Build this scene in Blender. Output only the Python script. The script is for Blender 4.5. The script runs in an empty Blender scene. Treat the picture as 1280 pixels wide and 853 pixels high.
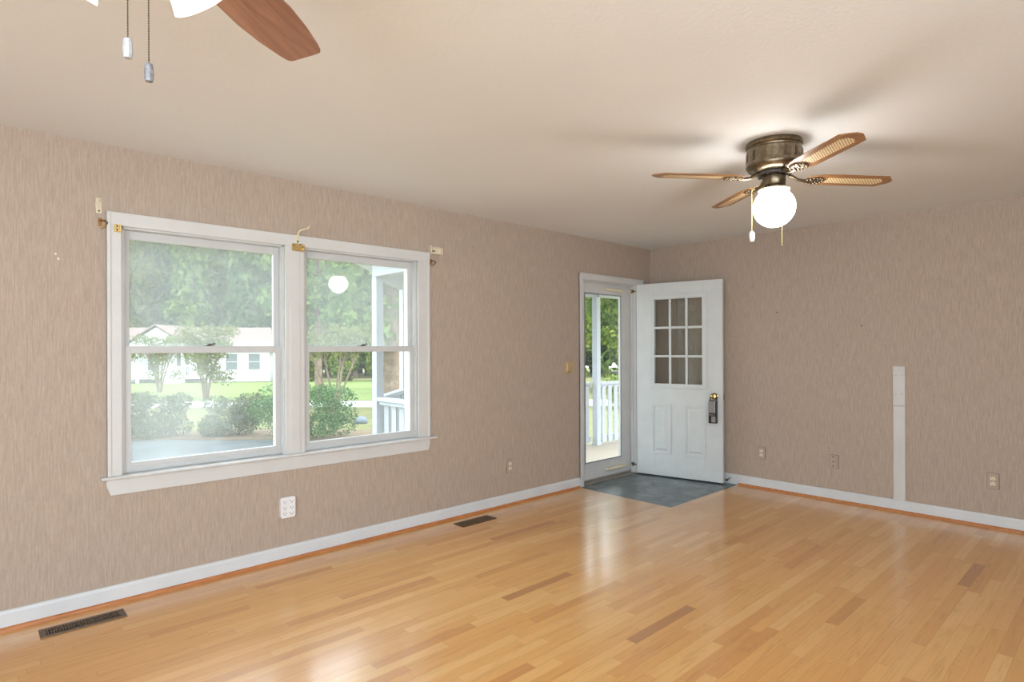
import bpy, bmesh, math, random
import numpy as np
from mathutils import Vector, Matrix

S = bpy.context.scene
COL = S.collection
PI = math.pi

# ------------------------------------------------------------------ camera
YAW, ROLL, CAM_H = 0.819497, -0.0042, 1.35
FX, FY = math.cos(YAW), math.sin(YAW)            # forward on the floor plan
RX, RY = math.sin(YAW), -math.cos(YAW)           # right on the floor plan
cam = bpy.data.cameras.new('camera')
cam.sensor_width = 36.0
cam.lens = 741.76 / 1280 * 36.0
cam.shift_y = 9.46 / 1280
cam.clip_start = 0.02
cam.clip_end = 400
co = bpy.data.objects.new('camera', cam)
COL.objects.link(co)
_F = Vector((FX, FY, 0)); _R = Vector((RX, RY, 0)); _U = Vector((0, 0, 1))
_r = _R * math.cos(ROLL) + _U * math.sin(ROLL)
_u = -_R * math.sin(ROLL) + _U * math.cos(ROLL)
m = Matrix((( _r.x, _u.x, -_F.x), (_r.y, _u.y, -_F.y), (_r.z, _u.z, -_F.z))).to_4x4()
m.translation = (0, 0, CAM_H)
co.matrix_world = m
S.camera = co

# ------------------------------------------------------------------ light and exposure
S.view_settings.view_transform = 'Standard'
S.view_settings.look = 'None'
S.view_settings.gamma = 1.0
S.view_settings.use_curve_mapping = False
S.view_settings.exposure = 0.11

SKY_STRENGTH = 5.5
SUN_STRENGTH = 3.2
BACK_FILL_POWER = 56.0
SIDE_FILL_POWER = 70.0
GLOBE_STRENGTH = 25.0
SHADE_STRENGTH = 2.6

w = bpy.data.worlds.new('sky')
S.world = w
w.use_nodes = True
wn = w.node_tree.nodes; wl = w.node_tree.links
wn.clear()
wo = wn.new('ShaderNodeOutputWorld'); wb = wn.new('ShaderNodeBackground')
tc = wn.new('ShaderNodeTexCoord'); sep = wn.new('ShaderNodeSeparateXYZ')
cr = wn.new('ShaderNodeValToRGB')
cr.color_ramp.elements[0].position = 0.0; cr.color_ramp.elements[0].color = (0.88, 0.95, 0.99, 1)
cr.color_ramp.elements[1].position = 0.7; cr.color_ramp.elements[1].color = (0.78, 0.89, 1.0, 1)
wl.new(tc.outputs['Generated'], sep.inputs[0]); wl.new(sep.outputs['Z'], cr.inputs[0])
wl.new(cr.outputs[0], wb.inputs['Color']); wb.inputs['Strength'].default_value = SKY_STRENGTH
wl.new(wb.outputs[0], wo.inputs[0])

sd = bpy.data.lights.new('sun', 'SUN'); sd.energy = SUN_STRENGTH; sd.angle = math.radians(12)
sd.color = (1.0, 0.95, 0.85)
so = bpy.data.objects.new('sun', sd); COL.objects.link(so)
so.rotation_euler = Vector((-0.55, 0.62, -1.0)).to_track_quat('-Z', 'Y').to_euler()   # travels over the roof, away from the rooms

def area(name, loc, aim, sx, sy, power, color):
    d = bpy.data.lights.new(name, 'AREA'); d.shape = 'RECTANGLE'; d.size = sx; d.size_y = sy
    d.energy = power; d.color = color
    o = bpy.data.objects.new(name, d); COL.objects.link(o)
    o.location = loc
    o.rotation_euler = Vector(aim).to_track_quat('-Z', 'Z').to_euler()
    return o

# room (metres): x along the window wall, y through it
XW, YW, H = 5.624, 3.766, 2.44          # far wall, window wall, ceiling
XN, YB = -2.3, -1.9                     # the two walls behind the camera
area('added_back_fill', (-0.35, YB - 0.06, 1.45), (0, 1, 0.4), 3.2, 1.5, BACK_FILL_POWER, (0.72, 0.88, 1.0))  # unseen fill lamp added behind the camera to light the room
area('added_side_fill', (XN - 0.06, -0.5, 1.45), (1, 0.1, 0.35), 2.4, 1.5, SIDE_FILL_POWER, (0.72, 0.88, 1.0))  # second unseen fill lamp, added to brighten the far wall and door

# ------------------------------------------------------------------ materials
def lin(c):
    return tuple(((v / 255) / 12.92 if v / 255 <= 0.04045 else ((v / 255 + 0.055) / 1.055) ** 2.4) for v in c) + (1.0,)

class Mat:
    def __init__(self, name):
        self.m = bpy.data.materials.new(name); self.m.use_nodes = True
        self.n = self.m.node_tree.nodes; self.l = self.m.node_tree.links
        self.n.clear()
        self.out = self.n.new('ShaderNodeOutputMaterial')
    def new(self, t, **kw):
        x = self.n.new(t)
        for k, v in kw.items(): setattr(x, k, v)
        return x
    def link(self, a, b): self.l.new(a, b)
    def val(self, sock, v):
        if hasattr(v, 'is_linked') or hasattr(v, 'links'): self.l.new(v, sock)
        else: sock.default_value = v
    def math(self, op, a, b=None, c=None):
        x = self.new('ShaderNodeMath', operation=op)
        self.val(x.inputs[0], a)
        if b is not None: self.val(x.inputs[1], b)
        if c is not None: self.val(x.inputs[2], c)
        return x.outputs[0]
    def coords(self, kind='Object'):
        return self.new('ShaderNodeTexCoord').outputs[kind]
    def pos(self):
        return self.new('ShaderNodeNewGeometry').outputs['Position']
    def mapping(self, vec, scale=(1, 1, 1), loc=(0, 0, 0), rot=(0, 0, 0)):
        x = self.new('ShaderNodeMapping'); self.l.new(vec, x.inputs[0])
        x.inputs['Scale'].default_value = scale; x.inputs['Location'].default_value = loc
        x.inputs['Rotation'].default_value = rot
        return x.outputs[0]
    def noise(self, vec, scale, detail=3, rough=0.55, dist=0.0):
        x = self.new('ShaderNodeTexNoise'); self.l.new(vec, x.inputs['Vector'])
        x.inputs['Scale'].default_value = scale; x.inputs['Detail'].default_value = detail
        x.inputs['Roughness'].default_value = rough; x.inputs['Distortion'].default_value = dist
        return x.outputs['Fac']
    def ramp(self, fac, stops):
        x = self.new('ShaderNodeValToRGB'); self.l.new(fac, x.inputs[0])
        e = x.color_ramp.elements
        while len(e) < len(stops): e.new(0.5)
        for i, (p, c) in enumerate(stops):
            e[i].position = p; e[i].color = c
        return x.outputs[0]
    def mix(self, fac, a, b, mode='MIX'):
        x = self.new('ShaderNodeMix', data_type='RGBA', blend_type=mode)
        self.val(x.inputs['Factor'], fac); self.val(x.inputs['A'], a); self.val(x.inputs['B'], b)
        return x.outputs['Result']
    def bump(self, h, strength, dist=0.002):
        x = self.new('ShaderNodeBump'); self.l.new(h, x.inputs['Height'])
        x.inputs['Strength'].default_value = strength; x.inputs['Distance'].default_value = dist
        return x.outputs[0]
    def pbr(self, color, rough=0.5, metal=0.0, normal=None, spec=0.5, coat=0.0, coat_rough=0.1, **kw):
        p = self.new('ShaderNodeBsdfPrincipled')
        self.val(p.inputs['Base Color'], color); self.val(p.inputs['Roughness'], rough)
        self.val(p.inputs['Metallic'], metal); self.val(p.inputs['Specular IOR Level'], spec)
        p.inputs['Coat Weight'].default_value = coat; p.inputs['Coat Roughness'].default_value = coat_rough
        if normal is not None: self.l.new(normal, p.inputs['Normal'])
        for k, v in kw.items(): self.val(p.inputs[k], v)
        self.l.new(p.outputs[0], self.out.inputs[0])
        return p

def paint(name, rgb, rough=0.45, var=0.03, scale=6.0, bump=0.0, spec=0.5):
    M = Mat(name)
    n = M.noise(M.pos(), scale, 4)
    c = lin(rgb)
    lo = tuple(v * (1 - var) for v in c[:3]) + (1,); hi = tuple(min(1, v * (1 + var)) for v in c[:3]) + (1,)
    col = M.ramp(n, [(0.35, lo), (0.65, hi)])
    nb = M.bump(M.noise(M.pos(), 220, 2), bump) if bump else None
    M.pbr(col, rough, 0, nb, spec)
    return M.m

def metal(name, rgb, rough=0.35, var=0.25, scale=40):
    M = Mat(name)
    n = M.noise(M.coords(), scale, 4)
    c = lin(rgb)
    col = M.ramp(n, [(0.3, tuple(v * (1 - var) for v in c[:3]) + (1,)), (0.7, tuple(min(1, v * (1 + var)) for v in c[:3]) + (1,))])
    M.pbr(col, rough, 1.0)
    return M.m

def emit(name, rgb, strength):
    M = Mat(name)
    e = M.new('ShaderNodeEmission'); e.inputs[0].default_value = lin(rgb); e.inputs[1].default_value = strength
    M.link(e.outputs[0], M.out.inputs[0])
    return M.m

def glass(name, haze=0.0, fog=None, refl=1.0, tint=(0.97, 0.985, 0.98, 1)):
    """clear pane: see-through with a facing-dependent mirror, plus a milky film for mist and for a painted veil of reflected light."""
    M = Mat(name)
    t = M.new('ShaderNodeBsdfTransparent'); t.inputs[0].default_value = tint
    g = M.new('ShaderNodeBsdfGlossy'); g.inputs['Roughness'].default_value = 0.004
    lw = M.new('ShaderNodeLayerWeight'); lw.inputs[0].default_value = 0.5
    f = M.math('POWER', lw.outputs['Facing'], 4.0)
    f = M.math('MULTIPLY_ADD', f, 0.5 * refl, 0.035 * refl)
    mx = M.new('ShaderNodeMixShader'); M.link(f, mx.inputs[0]); M.link(t.outputs[0], mx.inputs[1]); M.link(g.outputs[0], mx.inputs[2])
    res = mx.outputs[0]
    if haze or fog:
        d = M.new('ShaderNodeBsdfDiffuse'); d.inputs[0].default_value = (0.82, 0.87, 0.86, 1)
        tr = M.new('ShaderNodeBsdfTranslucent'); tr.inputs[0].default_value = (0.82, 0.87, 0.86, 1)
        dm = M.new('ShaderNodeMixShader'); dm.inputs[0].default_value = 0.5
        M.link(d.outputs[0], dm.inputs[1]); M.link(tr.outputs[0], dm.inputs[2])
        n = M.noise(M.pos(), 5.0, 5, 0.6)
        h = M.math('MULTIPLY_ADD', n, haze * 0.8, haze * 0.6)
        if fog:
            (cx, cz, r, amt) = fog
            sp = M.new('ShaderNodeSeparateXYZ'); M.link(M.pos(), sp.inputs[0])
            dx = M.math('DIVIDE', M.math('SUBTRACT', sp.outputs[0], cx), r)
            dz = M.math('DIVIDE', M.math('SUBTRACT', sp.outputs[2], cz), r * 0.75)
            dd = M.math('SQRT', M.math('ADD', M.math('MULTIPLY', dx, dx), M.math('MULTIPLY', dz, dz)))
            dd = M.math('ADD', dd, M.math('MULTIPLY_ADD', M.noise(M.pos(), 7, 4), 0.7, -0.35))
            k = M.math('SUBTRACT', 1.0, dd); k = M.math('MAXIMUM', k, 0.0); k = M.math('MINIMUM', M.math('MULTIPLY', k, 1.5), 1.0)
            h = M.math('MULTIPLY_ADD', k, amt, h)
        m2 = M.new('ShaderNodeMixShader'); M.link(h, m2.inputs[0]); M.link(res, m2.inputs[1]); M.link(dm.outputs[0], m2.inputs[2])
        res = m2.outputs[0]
    M.link(res, M.out.inputs[0])
    return M.m

def wallpaper_mat():
    M = Mat('ribbed_wallpaper')
    sp = M.new('ShaderNodeSeparateXYZ'); M.link(M.pos(), sp.inputs[0])
    along = M.math('ADD', sp.outputs[0], sp.outputs[1])
    cb = M.new('ShaderNodeCombineXYZ'); M.link(along, cb.inputs[0]); M.link(sp.outputs[2], cb.inputs[1])
    # vertical cords, a little wavy
    rib = M.noise(M.mapping(cb.outputs[0], (150, 10.0, 1)), 1.0, 2, 0.5, 0.6)
    fine = M.noise(M.mapping(cb.outputs[0], (230, 40.0, 1)), 1.0, 2, 0.5)
    big = M.noise(M.pos(), 1.3, 3)
    h = M.math('ADD', M.math('MULTIPLY', rib, 0.7), M.math('MULTIPLY', fine, 0.3))
    c = M.ramp(h, [(0.28, lin((166, 150, 137))), (0.5, lin((179, 163, 149))), (0.74, lin((193, 178, 165)))])
    c = M.mix(M.math('MULTIPLY', big, 0.10), c, lin((186, 158, 138)))
    M.pbr(c, 0.75, 0, M.bump(h, 0.35, 0.003), 0.3)
    return M.m

def ceiling_mat():
    M = Mat('ceiling_texture_paint')
    n = M.noise(M.pos(), 55, 4, 0.6)
    b = M.noise(M.pos(), 0.8, 3)
    c = M.ramp(b, [(0.3, lin((228, 231, 234))), (0.7, lin((233, 236, 238)))])
    M.pbr(c, 0.85, 0, M.bump(n, 0.25, 0.004), 0.2)
    return M.m

def floor_mat():
    M = Mat('oak_strip_floor')
    W = 0.057
    sp = M.new('ShaderNodeSeparateXYZ'); M.link(M.pos(), sp.inputs[0])
    X, Y = sp.outputs[0], sp.outputs[1]
    yr = M.math('DIVIDE', Y, W)
    row = M.math('FLOOR', yr)
    fy = M.math('FRACT', yr)
    wn1 = M.new('ShaderNodeTexWhiteNoise', noise_dimensions='1D'); M.link(row, wn1.inputs['W'])
    L = M.math('MULTIPLY_ADD', wn1.outputs['Value'], 0.55, 0.42)
    wn2 = M.new('ShaderNodeTexWhiteNoise', noise_dimensions='1D'); M.link(M.math('ADD', row, 57.3), wn2.inputs['W'])
    xs = M.math('DIVIDE', M.math('ADD', X, M.math('MULTIPLY', wn2.outputs['Value'], 3.0)), L)
    # joints drift from strip to strip
    colid = M.math('FLOOR', xs); fx = M.math('FRACT', xs)
    idv = M.new('ShaderNodeCombineXYZ'); M.link(row, idv.inputs[0]); M.link(colid, idv.inputs[1])
    wn3 = M.new('ShaderNodeTexWhiteNoise', noise_dimensions='3D'); M.link(idv.outputs[0], wn3.inputs['Vector'])
    r = wn3.outputs['Value']
    base = M.ramp(r, [(0.0, lin((172, 118, 72))), (0.010, lin((206, 146, 82))), (0.10, lin((217, 160, 92))), (0.55, lin((224, 170, 101))), (0.88, lin((230, 181, 114))), (1.0, lin((234, 191, 128)))])
    # grain, shifted per board
    off = M.new('ShaderNodeVectorMath', operation='MULTIPLY_ADD'); M.link(wn3.outputs['Color'], off.inputs[0])
    off.inputs[1].default_value = (13, 13, 13); M.link(M.pos(), off.inputs[2])
    g1 = M.noise(M.mapping(off.outputs[0], (5, 95, 1)), 1.0, 5, 0.6, 0.8)
    g2 = M.noise(M.mapping(off.outputs[0], (1.6, 20, 1)), 1.0, 4, 0.55, 1.8)
    g = M.math('ADD', M.math('MULTIPLY', g1, 0.42), M.math('MULTIPLY', g2, 0.58))
    rings = M.math('MULTIPLY_ADD', M.math('SINE', M.math('MULTIPLY', M.noise(M.mapping(off.outputs[0], (1.1, 11, 1)), 1.0, 1, 0.4, 0.6), 95.0)), 0.045, 0.0)
    g = M.math('ADD', g, rings)
    gc = M.ramp(g, [(0.30, (0.74, 0.66, 0.57, 1)), (0.46, (0.97, 0.96, 0.94, 1)), (0.7, (1.07, 1.07, 1.07, 1))])
    c = M.mix(0.8, base, gc, 'MULTIPLY')
    big = M.noise(M.pos(), 0.7, 2)
    c = M.mix(M.math('MULTIPLY', big, 0.25), c, lin((220, 160, 90)))
    # joints
    ey = M.math('MINIMUM', fy, M.math('SUBTRACT', 1.0, fy))
    ex = M.math('MULTIPLY', M.math('MINIMUM', fx, M.math('SUBTRACT', 1.0, fx)), M.math('DIVIDE', L, W))
    e = M.math('MINIMUM', ey, ex)
    gap = M.math('LESS_THAN', e, 0.013)
    c = M.mix(M.math('MULTIPLY', gap, 0.40), c, lin((120, 74, 38)))
    hgt = M.math('ADD', M.math('MULTIPLY', g1, 0.25), M.math('MULTIPLY', M.math('MINIMUM', M.math('MULTIPLY', e, 12.0), 1.0), 0.5))
    tilt = M.math('MULTIPLY', wn3.outputs['Value'], M.math('MULTIPLY', fy, 0.3))
    hgt = M.math('ADD', hgt, tilt)
    wav = M.noise(M.mapping(M.pos(), (3, 24, 1)), 1.0, 2)
    hgt = M.math('ADD', hgt, M.math('MULTIPLY', wav, 0.9))
    ro = M.math('MULTIPLY_ADD', M.noise(M.pos(), 3.0, 4), 0.10, 0.27)
    M.pbr(c, ro, 0, M.bump(hgt, 0.16, 0.0016), 0.8, coat=0.7, coat_rough=0.15)
    return M.m

def wood_mat(name, dark, mid, light, axis_scale=(3, 40, 40), rough=0.4, scale=1.0):
    M = Mat(name)
    n = M.noise(M.mapping(M.coords(), axis_scale), scale, 5, 0.6, 1.2)
    c = M.ramp(n, [(0.3, lin(dark)), (0.5, lin(mid)), (0.72, lin(light))])
    M.pbr(c, rough, 0, None, 0.5, coat=0.15)
    return M.m

def slate_mat():
    M = Mat('slate_grey_tile')
    n = M.noise(M.pos(), 5, 6, 0.65, 0.6); f = M.noise(M.pos(), 60, 3)
    c = M.ramp(n, [(0.3, lin((74, 86, 92))), (0.5, lin((96, 109, 115))), (0.7, lin((118, 131, 135)))])
    sp = M.new('ShaderNodeSeparateXYZ'); M.link(M.pos(), sp.inputs[0])
    tx = M.math('FRACT', M.math('DIVIDE', M.math('SUBTRACT', sp.outputs[0], 4.40), 0.3055)); ty = M.math('FRACT', M.math('DIVIDE', M.math('SUBTRACT', sp.outputs[1], 2.752), 0.3055))
    e = M.math('MINIMUM', M.math('MINIMUM', tx, M.math('SUBTRACT', 1.0, tx)), M.math('MINIMUM', ty, M.math('SUBTRACT', 1.0, ty)))
    c = M.mix(M.math('MULTIPLY', M.math('LESS_THAN', e, 0.008), 0.5), c, lin((58, 66, 68)))
    M.pbr(c, 0.26, 0, M.bump(M.math('ADD', n, M.math('MULTIPLY', f, 0.4)), 0.25, 0.003), 0.5)
    return M.m

def leaf_mat(name, dark, mid, light, trans=0.35):
    M = Mat(name)
    ri = M.new('ShaderNodeNewGeometry').outputs['Random Per Island']
    c = M.ramp(ri, [(0.0, lin(dark)), (0.5, lin(mid)), (1.0, lin(light))])
    d = M.new('ShaderNodeBsdfDiffuse'); M.link(c, d.inputs[0])
    t = M.new('ShaderNodeBsdfTranslucent'); M.link(c, t.inputs[0])
    mx = M.new('ShaderNodeMixShader'); mx.inputs[0].default_value = trans
    M.link(d.outputs[0], mx.inputs[1]); M.link(t.outputs[0], mx.inputs[2]); M.link(mx.outputs[0], M.out.inputs[0])
    return M.m

def patch_mat(name, stops, scale=0.6, fine=14, rough=0.9):
    M = Mat(name)
    n = M.math('ADD', M.math('MULTIPLY', M.noise(M.pos(), scale, 4), 0.55), M.math('MULTIPLY', M.noise(M.pos(), fine, 3), 0.45))
    M.pbr(M.ramp(n, [(p, lin(c)) for p, c in stops]), rough, 0, None, 0.1)
    return M.m

def slats_mat(name, rgb, groove, period, axis, rough=0.5, width=0.12):
    """boards with grooves, running along one axis"""
    M = Mat(name)
    sp = M.new('ShaderNodeSeparateXYZ'); M.link(M.coords(), sp.inputs[0])
    f = M.math('FRACT', M.math('DIVIDE', sp.outputs[axis], period))
    c = M.mix(M.math('LESS_THAN', f, width), lin(rgb), lin(groove))
    n = M.noise(M.coords(), 8, 4)
    c = M.mix(M.math('MULTIPLY', n, 0.2), c, lin(groove))
    M.pbr(c, rough, 0, None, 0.3)
    return M.m

def cane_mat():
    M = Mat('woven_cane')
    sp = M.new('ShaderNodeSeparateXYZ'); M.link(M.coords(), sp.inputs[0])
    p = 0.0165
    u = M.math('FRACT', M.math('DIVIDE', M.math('ADD', sp.outputs[0], sp.outputs[1]), p)); v = M.math('FRACT', M.math('DIVIDE', M.math('SUBTRACT', sp.outputs[0], sp.outputs[1]), p))
    hole = M.math('MULTIPLY', M.math('GREATER_THAN', u, 0.48), M.math('GREATER_THAN', v, 0.48))
    c = M.mix(hole, lin((232, 208, 164)), lin((78, 46, 24)))
    M.pbr(c, 0.5)
    return M.m

MT = {}
MT['wallpaper'] = wallpaper_mat()
MT['ceiling'] = ceiling_mat()
MT['floor'] = floor_mat()
MT['slate'] = slate_mat()
MT['trim'] = paint('white_trim_paint', (211, 211, 210), 0.38)
MT['base'] = paint('white_baseboard_paint', (216, 220, 224), 0.35)
MT['door'] = paint('white_door_paint', (214, 219, 219), 0.35)
MT['vinyl'] = paint('white_sash_vinyl', (202, 203, 203), 0.4)
MT['shoe'] = wood_mat('orange_shoe_wood', (160, 96, 52), (188, 120, 70), (206, 142, 92), (6, 60, 60))
MT['cream'] = paint('cream_plastic', (228, 217, 192), 0.4)
MT['white_plastic'] = paint('white_plastic', (236, 237, 240), 0.35)
MT['tan_plastic'] = paint('tan_plastic', (190, 165, 122), 0.4)
MT['plate_shade_rim'] = paint('brown_shade_rim', (120, 100, 84), 0.7)  # dark tan that paints a shade outline round the wall plates
MT['slot'] = paint('dark_slot', (40, 36, 33), 0.6)
MT['black'] = paint('black_vinyl', (22, 22, 25), 0.4)
MT['dark_metal'] = metal('dark_bronze_metal', (84, 78, 66), 0.45)
MT['vent'] = metal('brown_register_metal', (128, 112, 96), 0.5, 0.2)
MT['brass'] = metal('polished_brass', (216, 192, 132), 0.25, 0.12)
MT['aged_brass'] = metal('aged_brass', (150, 112, 64), 0.4)
MT['steel'] = metal('grey_steel', (170, 172, 176), 0.35, 0.1)
MT['antique'] = metal('antique_brass', (124, 112, 94), 0.34, 0.3, 55)
MT['blade_oak'] = wood_mat('oak_blade', (112, 74, 42), (142, 98, 56), (168, 124, 76), (3, 45, 45), 0.35)
MT['blade_walnut'] = wood_mat('red_brown_blade', (124, 84, 66), (150, 108, 88), (170, 128, 106), (2, 26, 26), 0.4)
MT['cane'] = cane_mat()
MT['globe'] = emit('lit_opal_globe', (255, 250, 243), GLOBE_STRENGTH)
MT['shade'] = emit('lit_frosted_shade', (255, 244, 224), SHADE_STRENGTH)
MT['bulb'] = emit('lit_bulb', (255, 226, 180), 6.0)
MT['fob_pale'] = paint('pale_grey_fob', (168, 168, 172), 0.4, 0.15, 120)
MT['fob_dark'] = paint('dark_grey_fob', (118, 118, 122), 0.4, 0.35, 120)
MT['pewter'] = metal('pewter', (150, 150, 155), 0.4, 0.1)
MT['glass_up'] = glass('upper_sash_glass', haze=0.17, refl=1.1)  # haze paints in the pale veil of reflected room light
MT['glass_low'] = glass('lower_sash_glass', haze=0.05)
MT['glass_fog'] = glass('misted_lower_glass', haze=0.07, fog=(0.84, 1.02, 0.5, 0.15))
MT['glass_door'] = glass('storm_door_glass', haze=0.03)
MT['glass_lite'] = glass('door_lite_glass', refl=1.6, tint=(0.9, 0.92, 0.91, 1))
MT['threshold'] = wood_mat('grey_threshold', (118, 112, 104), (150, 146, 138), (170, 166, 158), (4, 40, 40), 0.5)
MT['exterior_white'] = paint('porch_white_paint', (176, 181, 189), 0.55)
MT['house_white'] = paint('house_siding_white', (205, 206, 208), 0.6)
MT['bark'] = patch_mat('tree_bark', [(0.3, (85, 72, 61)), (0.5, (120, 104, 89)), (0.7, (149, 133, 119))], 3, 18)
MT['roof'] = patch_mat('pinkish_shingle', [(0.3, (113, 97, 93)), (0.6, (129, 113, 108))], 2, 20)
MT['lawn'] = patch_mat('mown_lawn', [(0.3, (90, 92, 60)), (0.5, (112, 112, 74)), (0.7, (132, 128, 94))], 0.25, 5)
MT['lawn_far'] = patch_mat('bright_lawn', [(0.3, (96, 110, 62)), (0.6, (118, 132, 78))], 0.2, 3)
MT['gravel'] = patch_mat('grey_gravel', [(0.3, (71, 74, 75)), (0.5, (86, 90, 91)), (0.7, (103, 106, 106))], 2, 40)
MT['mulch'] = patch_mat('straw_mulch', [(0.3, (91, 75, 61)), (0.6, (119, 104, 85))], 2, 30)
MT['road'] = patch_mat('pale_concrete', [(0.3, (188, 185, 180)), (0.7, (204, 202, 198))], 1, 10)
MT['deck'] = slats_mat('porch_deck_boards', (164, 152, 137), (120, 105, 91), 0.14, 1, 0.6, 0.06)
MT['bead'] = slats_mat('beadboard', (222, 226, 232), (170, 176, 184), 0.09, 0, 0.5, 0.14)
MT['shingle_dark'] = patch_mat('porch_shingle', [(0.3, (76, 73, 72)), (0.7, (99, 94, 91))], 3, 20)
MT['stone'] = patch_mat('blue_grey_stone', [(0.3, (89, 97, 108)), (0.7, (120, 126, 134))], 5, 20)
MT['window_dark'] = paint('dim_window', (110, 118, 120), 0.3)
MT['leaf_dark'] = leaf_mat('forest_leaf', (50, 73, 43), (79, 105, 65), (119, 140, 89), 0.3)
MT['leaf_mid'] = leaf_mat('mixed_leaf', (64, 89, 45), (97, 122, 65), (140, 158, 93), 0.35)
MT['leaf_bright'] = leaf_mat('vivid_leaf', (65, 91, 34), (108, 131, 53), (164, 169, 83), 0.45)  # yellow-green leaf colours, mixed at random from leaf to leaf
MT['leaf_shrub'] = leaf_mat('shrub_leaf', (42, 69, 42), (69, 103, 59), (108, 137, 83), 0.3)
MT['leaf_grey'] = leaf_mat('grey_green_leaf', (61, 71, 50), (83, 93, 66), (111, 117, 88), 0.3)
MT['leaf_sparse'] = leaf_mat('yellow_green_leaf', (83, 94, 52), (110, 117, 68), (135, 137, 94), 0.4)

# ------------------------------------------------------------------ mesh helpers
def link(name, mesh, mat, parent=None, smooth=None):
    o = bpy.data.objects.new(name, mesh); COL.objects.link(o)
    if mat is not None: mesh.materials.append(MT[mat] if isinstance(mat, str) else mat)
    if parent is not None: o.parent = parent
    if smooth:
        mesh.shade_smooth(); mesh.set_sharp_from_angle(angle=math.radians(smooth))
    return o

def build(name, bm, mat, parent=None, bevel=0.0, smooth=None, seg=2):
    bmesh.ops.recalc_face_normals(bm, faces=bm.faces)
    me = bpy.data.meshes.new(name); bm.to_mesh(me); bm.free()
    o = link(name, me, mat, parent, smooth)
    if bevel:
        b = o.modifiers.new('bevel', 'BEVEL'); b.width = bevel; b.segments = seg; b.limit_method = 'ANGLE'; b.angle_limit = math.radians(40)
        b.harden_normals = False
    return o

def box(bm, x0, x1, y0, y1, z0, z1, M=None):
    vs = [bm.verts.new((x, y, z)) for x in (x0, x1) for y in (y0, y1) for z in (z0, z1)]
    for f in ((0, 1, 3, 2), (4, 6, 7, 5), (0, 4, 5, 1), (2, 3, 7, 6), (0, 2, 6, 4), (1, 5, 7, 3)):
        bm.faces.new([vs[i] for i in f])
    if M is not None: bmesh.ops.transform(bm, matrix=M, verts=vs)
    return vs

def bx(name, mat, x0, x1, y0, y1, z0, z1, parent=None, bevel=0.0, M=None):
    bm = bmesh.new(); box(bm, x0, x1, y0, y1, z0, z1, M)
    return build(name, bm, mat, parent, bevel)

def prism(bm, poly, z0, z1, M=None):
    a = [bm.verts.new((x, y, z0)) for x, y in poly]; b = [bm.verts.new((x, y, z1)) for x, y in poly]
    n = len(poly)
    bm.faces.new(a[::-1]); bm.faces.new(b)
    for i in range(n): bm.faces.new((a[i], a[(i + 1) % n], b[(i + 1) % n], b[i]))
    if M is not None: bmesh.ops.transform(bm, matrix=M, verts=a + b)
    return a + b

def lathe(bm, prof, n=32, M=None, cap=True):
    rings = []; vs = []
    for r, z in prof:
        if r < 1e-6:
            v = bm.verts.new((0, 0, z)); rings.append([v]); vs.append(v)
        else:
            ring = [bm.verts.new((r * math.cos(2 * PI * i / n), r * math.sin(2 * PI * i / n), z)) for i in range(n)]
            rings.append(ring); vs += ring
    for a, b in zip(rings, rings[1:]):
        for i in range(n):
            j = (i + 1) % n
            if len(a) == 1 and len(b) == 1: continue
            if len(a) == 1: bm.faces.new((a[0], b[i], b[j]))
            elif len(b) == 1: bm.faces.new((a[i], b[0], a[j]))
            else: bm.faces.new((a[i], b[i], b[j], a[j]))
    if cap:
        for ring in (rings[0], rings[-1]):
            if len(ring) > 1: bm.faces.new(ring)
    if M is not None: bmesh.ops.transform(bm, matrix=M, verts=vs)
    return vs

def tube(bm, pts, r, n=8, M=None):
    pts = [Vector(p) for p in pts]; rings = []; vs = []
    rr = r if isinstance(r, (list, tuple)) else [r] * len(pts)
    prev = None
    for i, p in enumerate(pts):
        t = (pts[min(i + 1, len(pts) - 1)] - pts[max(i - 1, 0)]).normalized()
        if prev is None:
            a = Vector((0, 0, 1)) if abs(t.z) < 0.9 else Vector((1, 0, 0))
            u = t.cross(a).normalized()
        else:
            u = (prev - t * prev.dot(t)).normalized()
        prev = u; v = t.cross(u)
        ring = [bm.verts.new(p + (u * math.cos(2 * PI * k / n) + v * math.sin(2 * PI * k / n)) * rr[i]) for k in range(n)]
        rings.append(ring); vs += ring
    for a, b in zip(rings, rings[1:]):
        for k in range(n): bm.faces.new((a[k], a[(k + 1) % n], b[(k + 1) % n], b[k]))
    bm.faces.new(rings[0][::-1]); bm.faces.new(rings[-1])
    if M is not None: bmesh.ops.transform(bm, matrix=M, verts=vs)
    return vs

def ball(bm, c, r, u=16, v=10, sc=(1, 1, 1)):
    M = Matrix.Translation(c) @ Matrix.Diagonal((sc[0], sc[1], sc[2], 1))
    return bmesh.ops.create_uvsphere(bm, u_segments=u, v_segments=v, radius=r, matrix=M)['verts']

def smooth_build(name, bm, mat, parent=None, ang=40):
    return build(name, bm, mat, parent, smooth=ang)

def tag(o, label, cat, group=None, kind=None):
    o['label'] = label; o['category'] = cat
    if group: o['group'] = group
    if kind: o['kind'] = kind
    return o

def empty(name, loc, rz=0.0):
    o = bpy.data.objects.new(name, None); COL.objects.link(o)
    o.location = loc; o.rotation_euler = (0, 0, rz); o.empty_display_size = 0.05
    return o

def thing(name, loc, label, cat, group=None, rz=0.0):
    return tag(empty(name, loc, rz), label, cat, group)

def struct(o):
    o['kind'] = 'structure'
    return o

def copy_tree(o, parent=None):
    c = o.copy(); COL.objects.link(c)
    if parent is not None: c.parent = parent
    for ch in list(o.children): copy_tree(ch, c)
    return c

def floor_pt(d, s, z=0.0):
    """plan point d metres ahead of and s metres to the right of the standing point"""
    return Vector((d * FX + s * RX, d * FY + s * RY, z))

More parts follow.
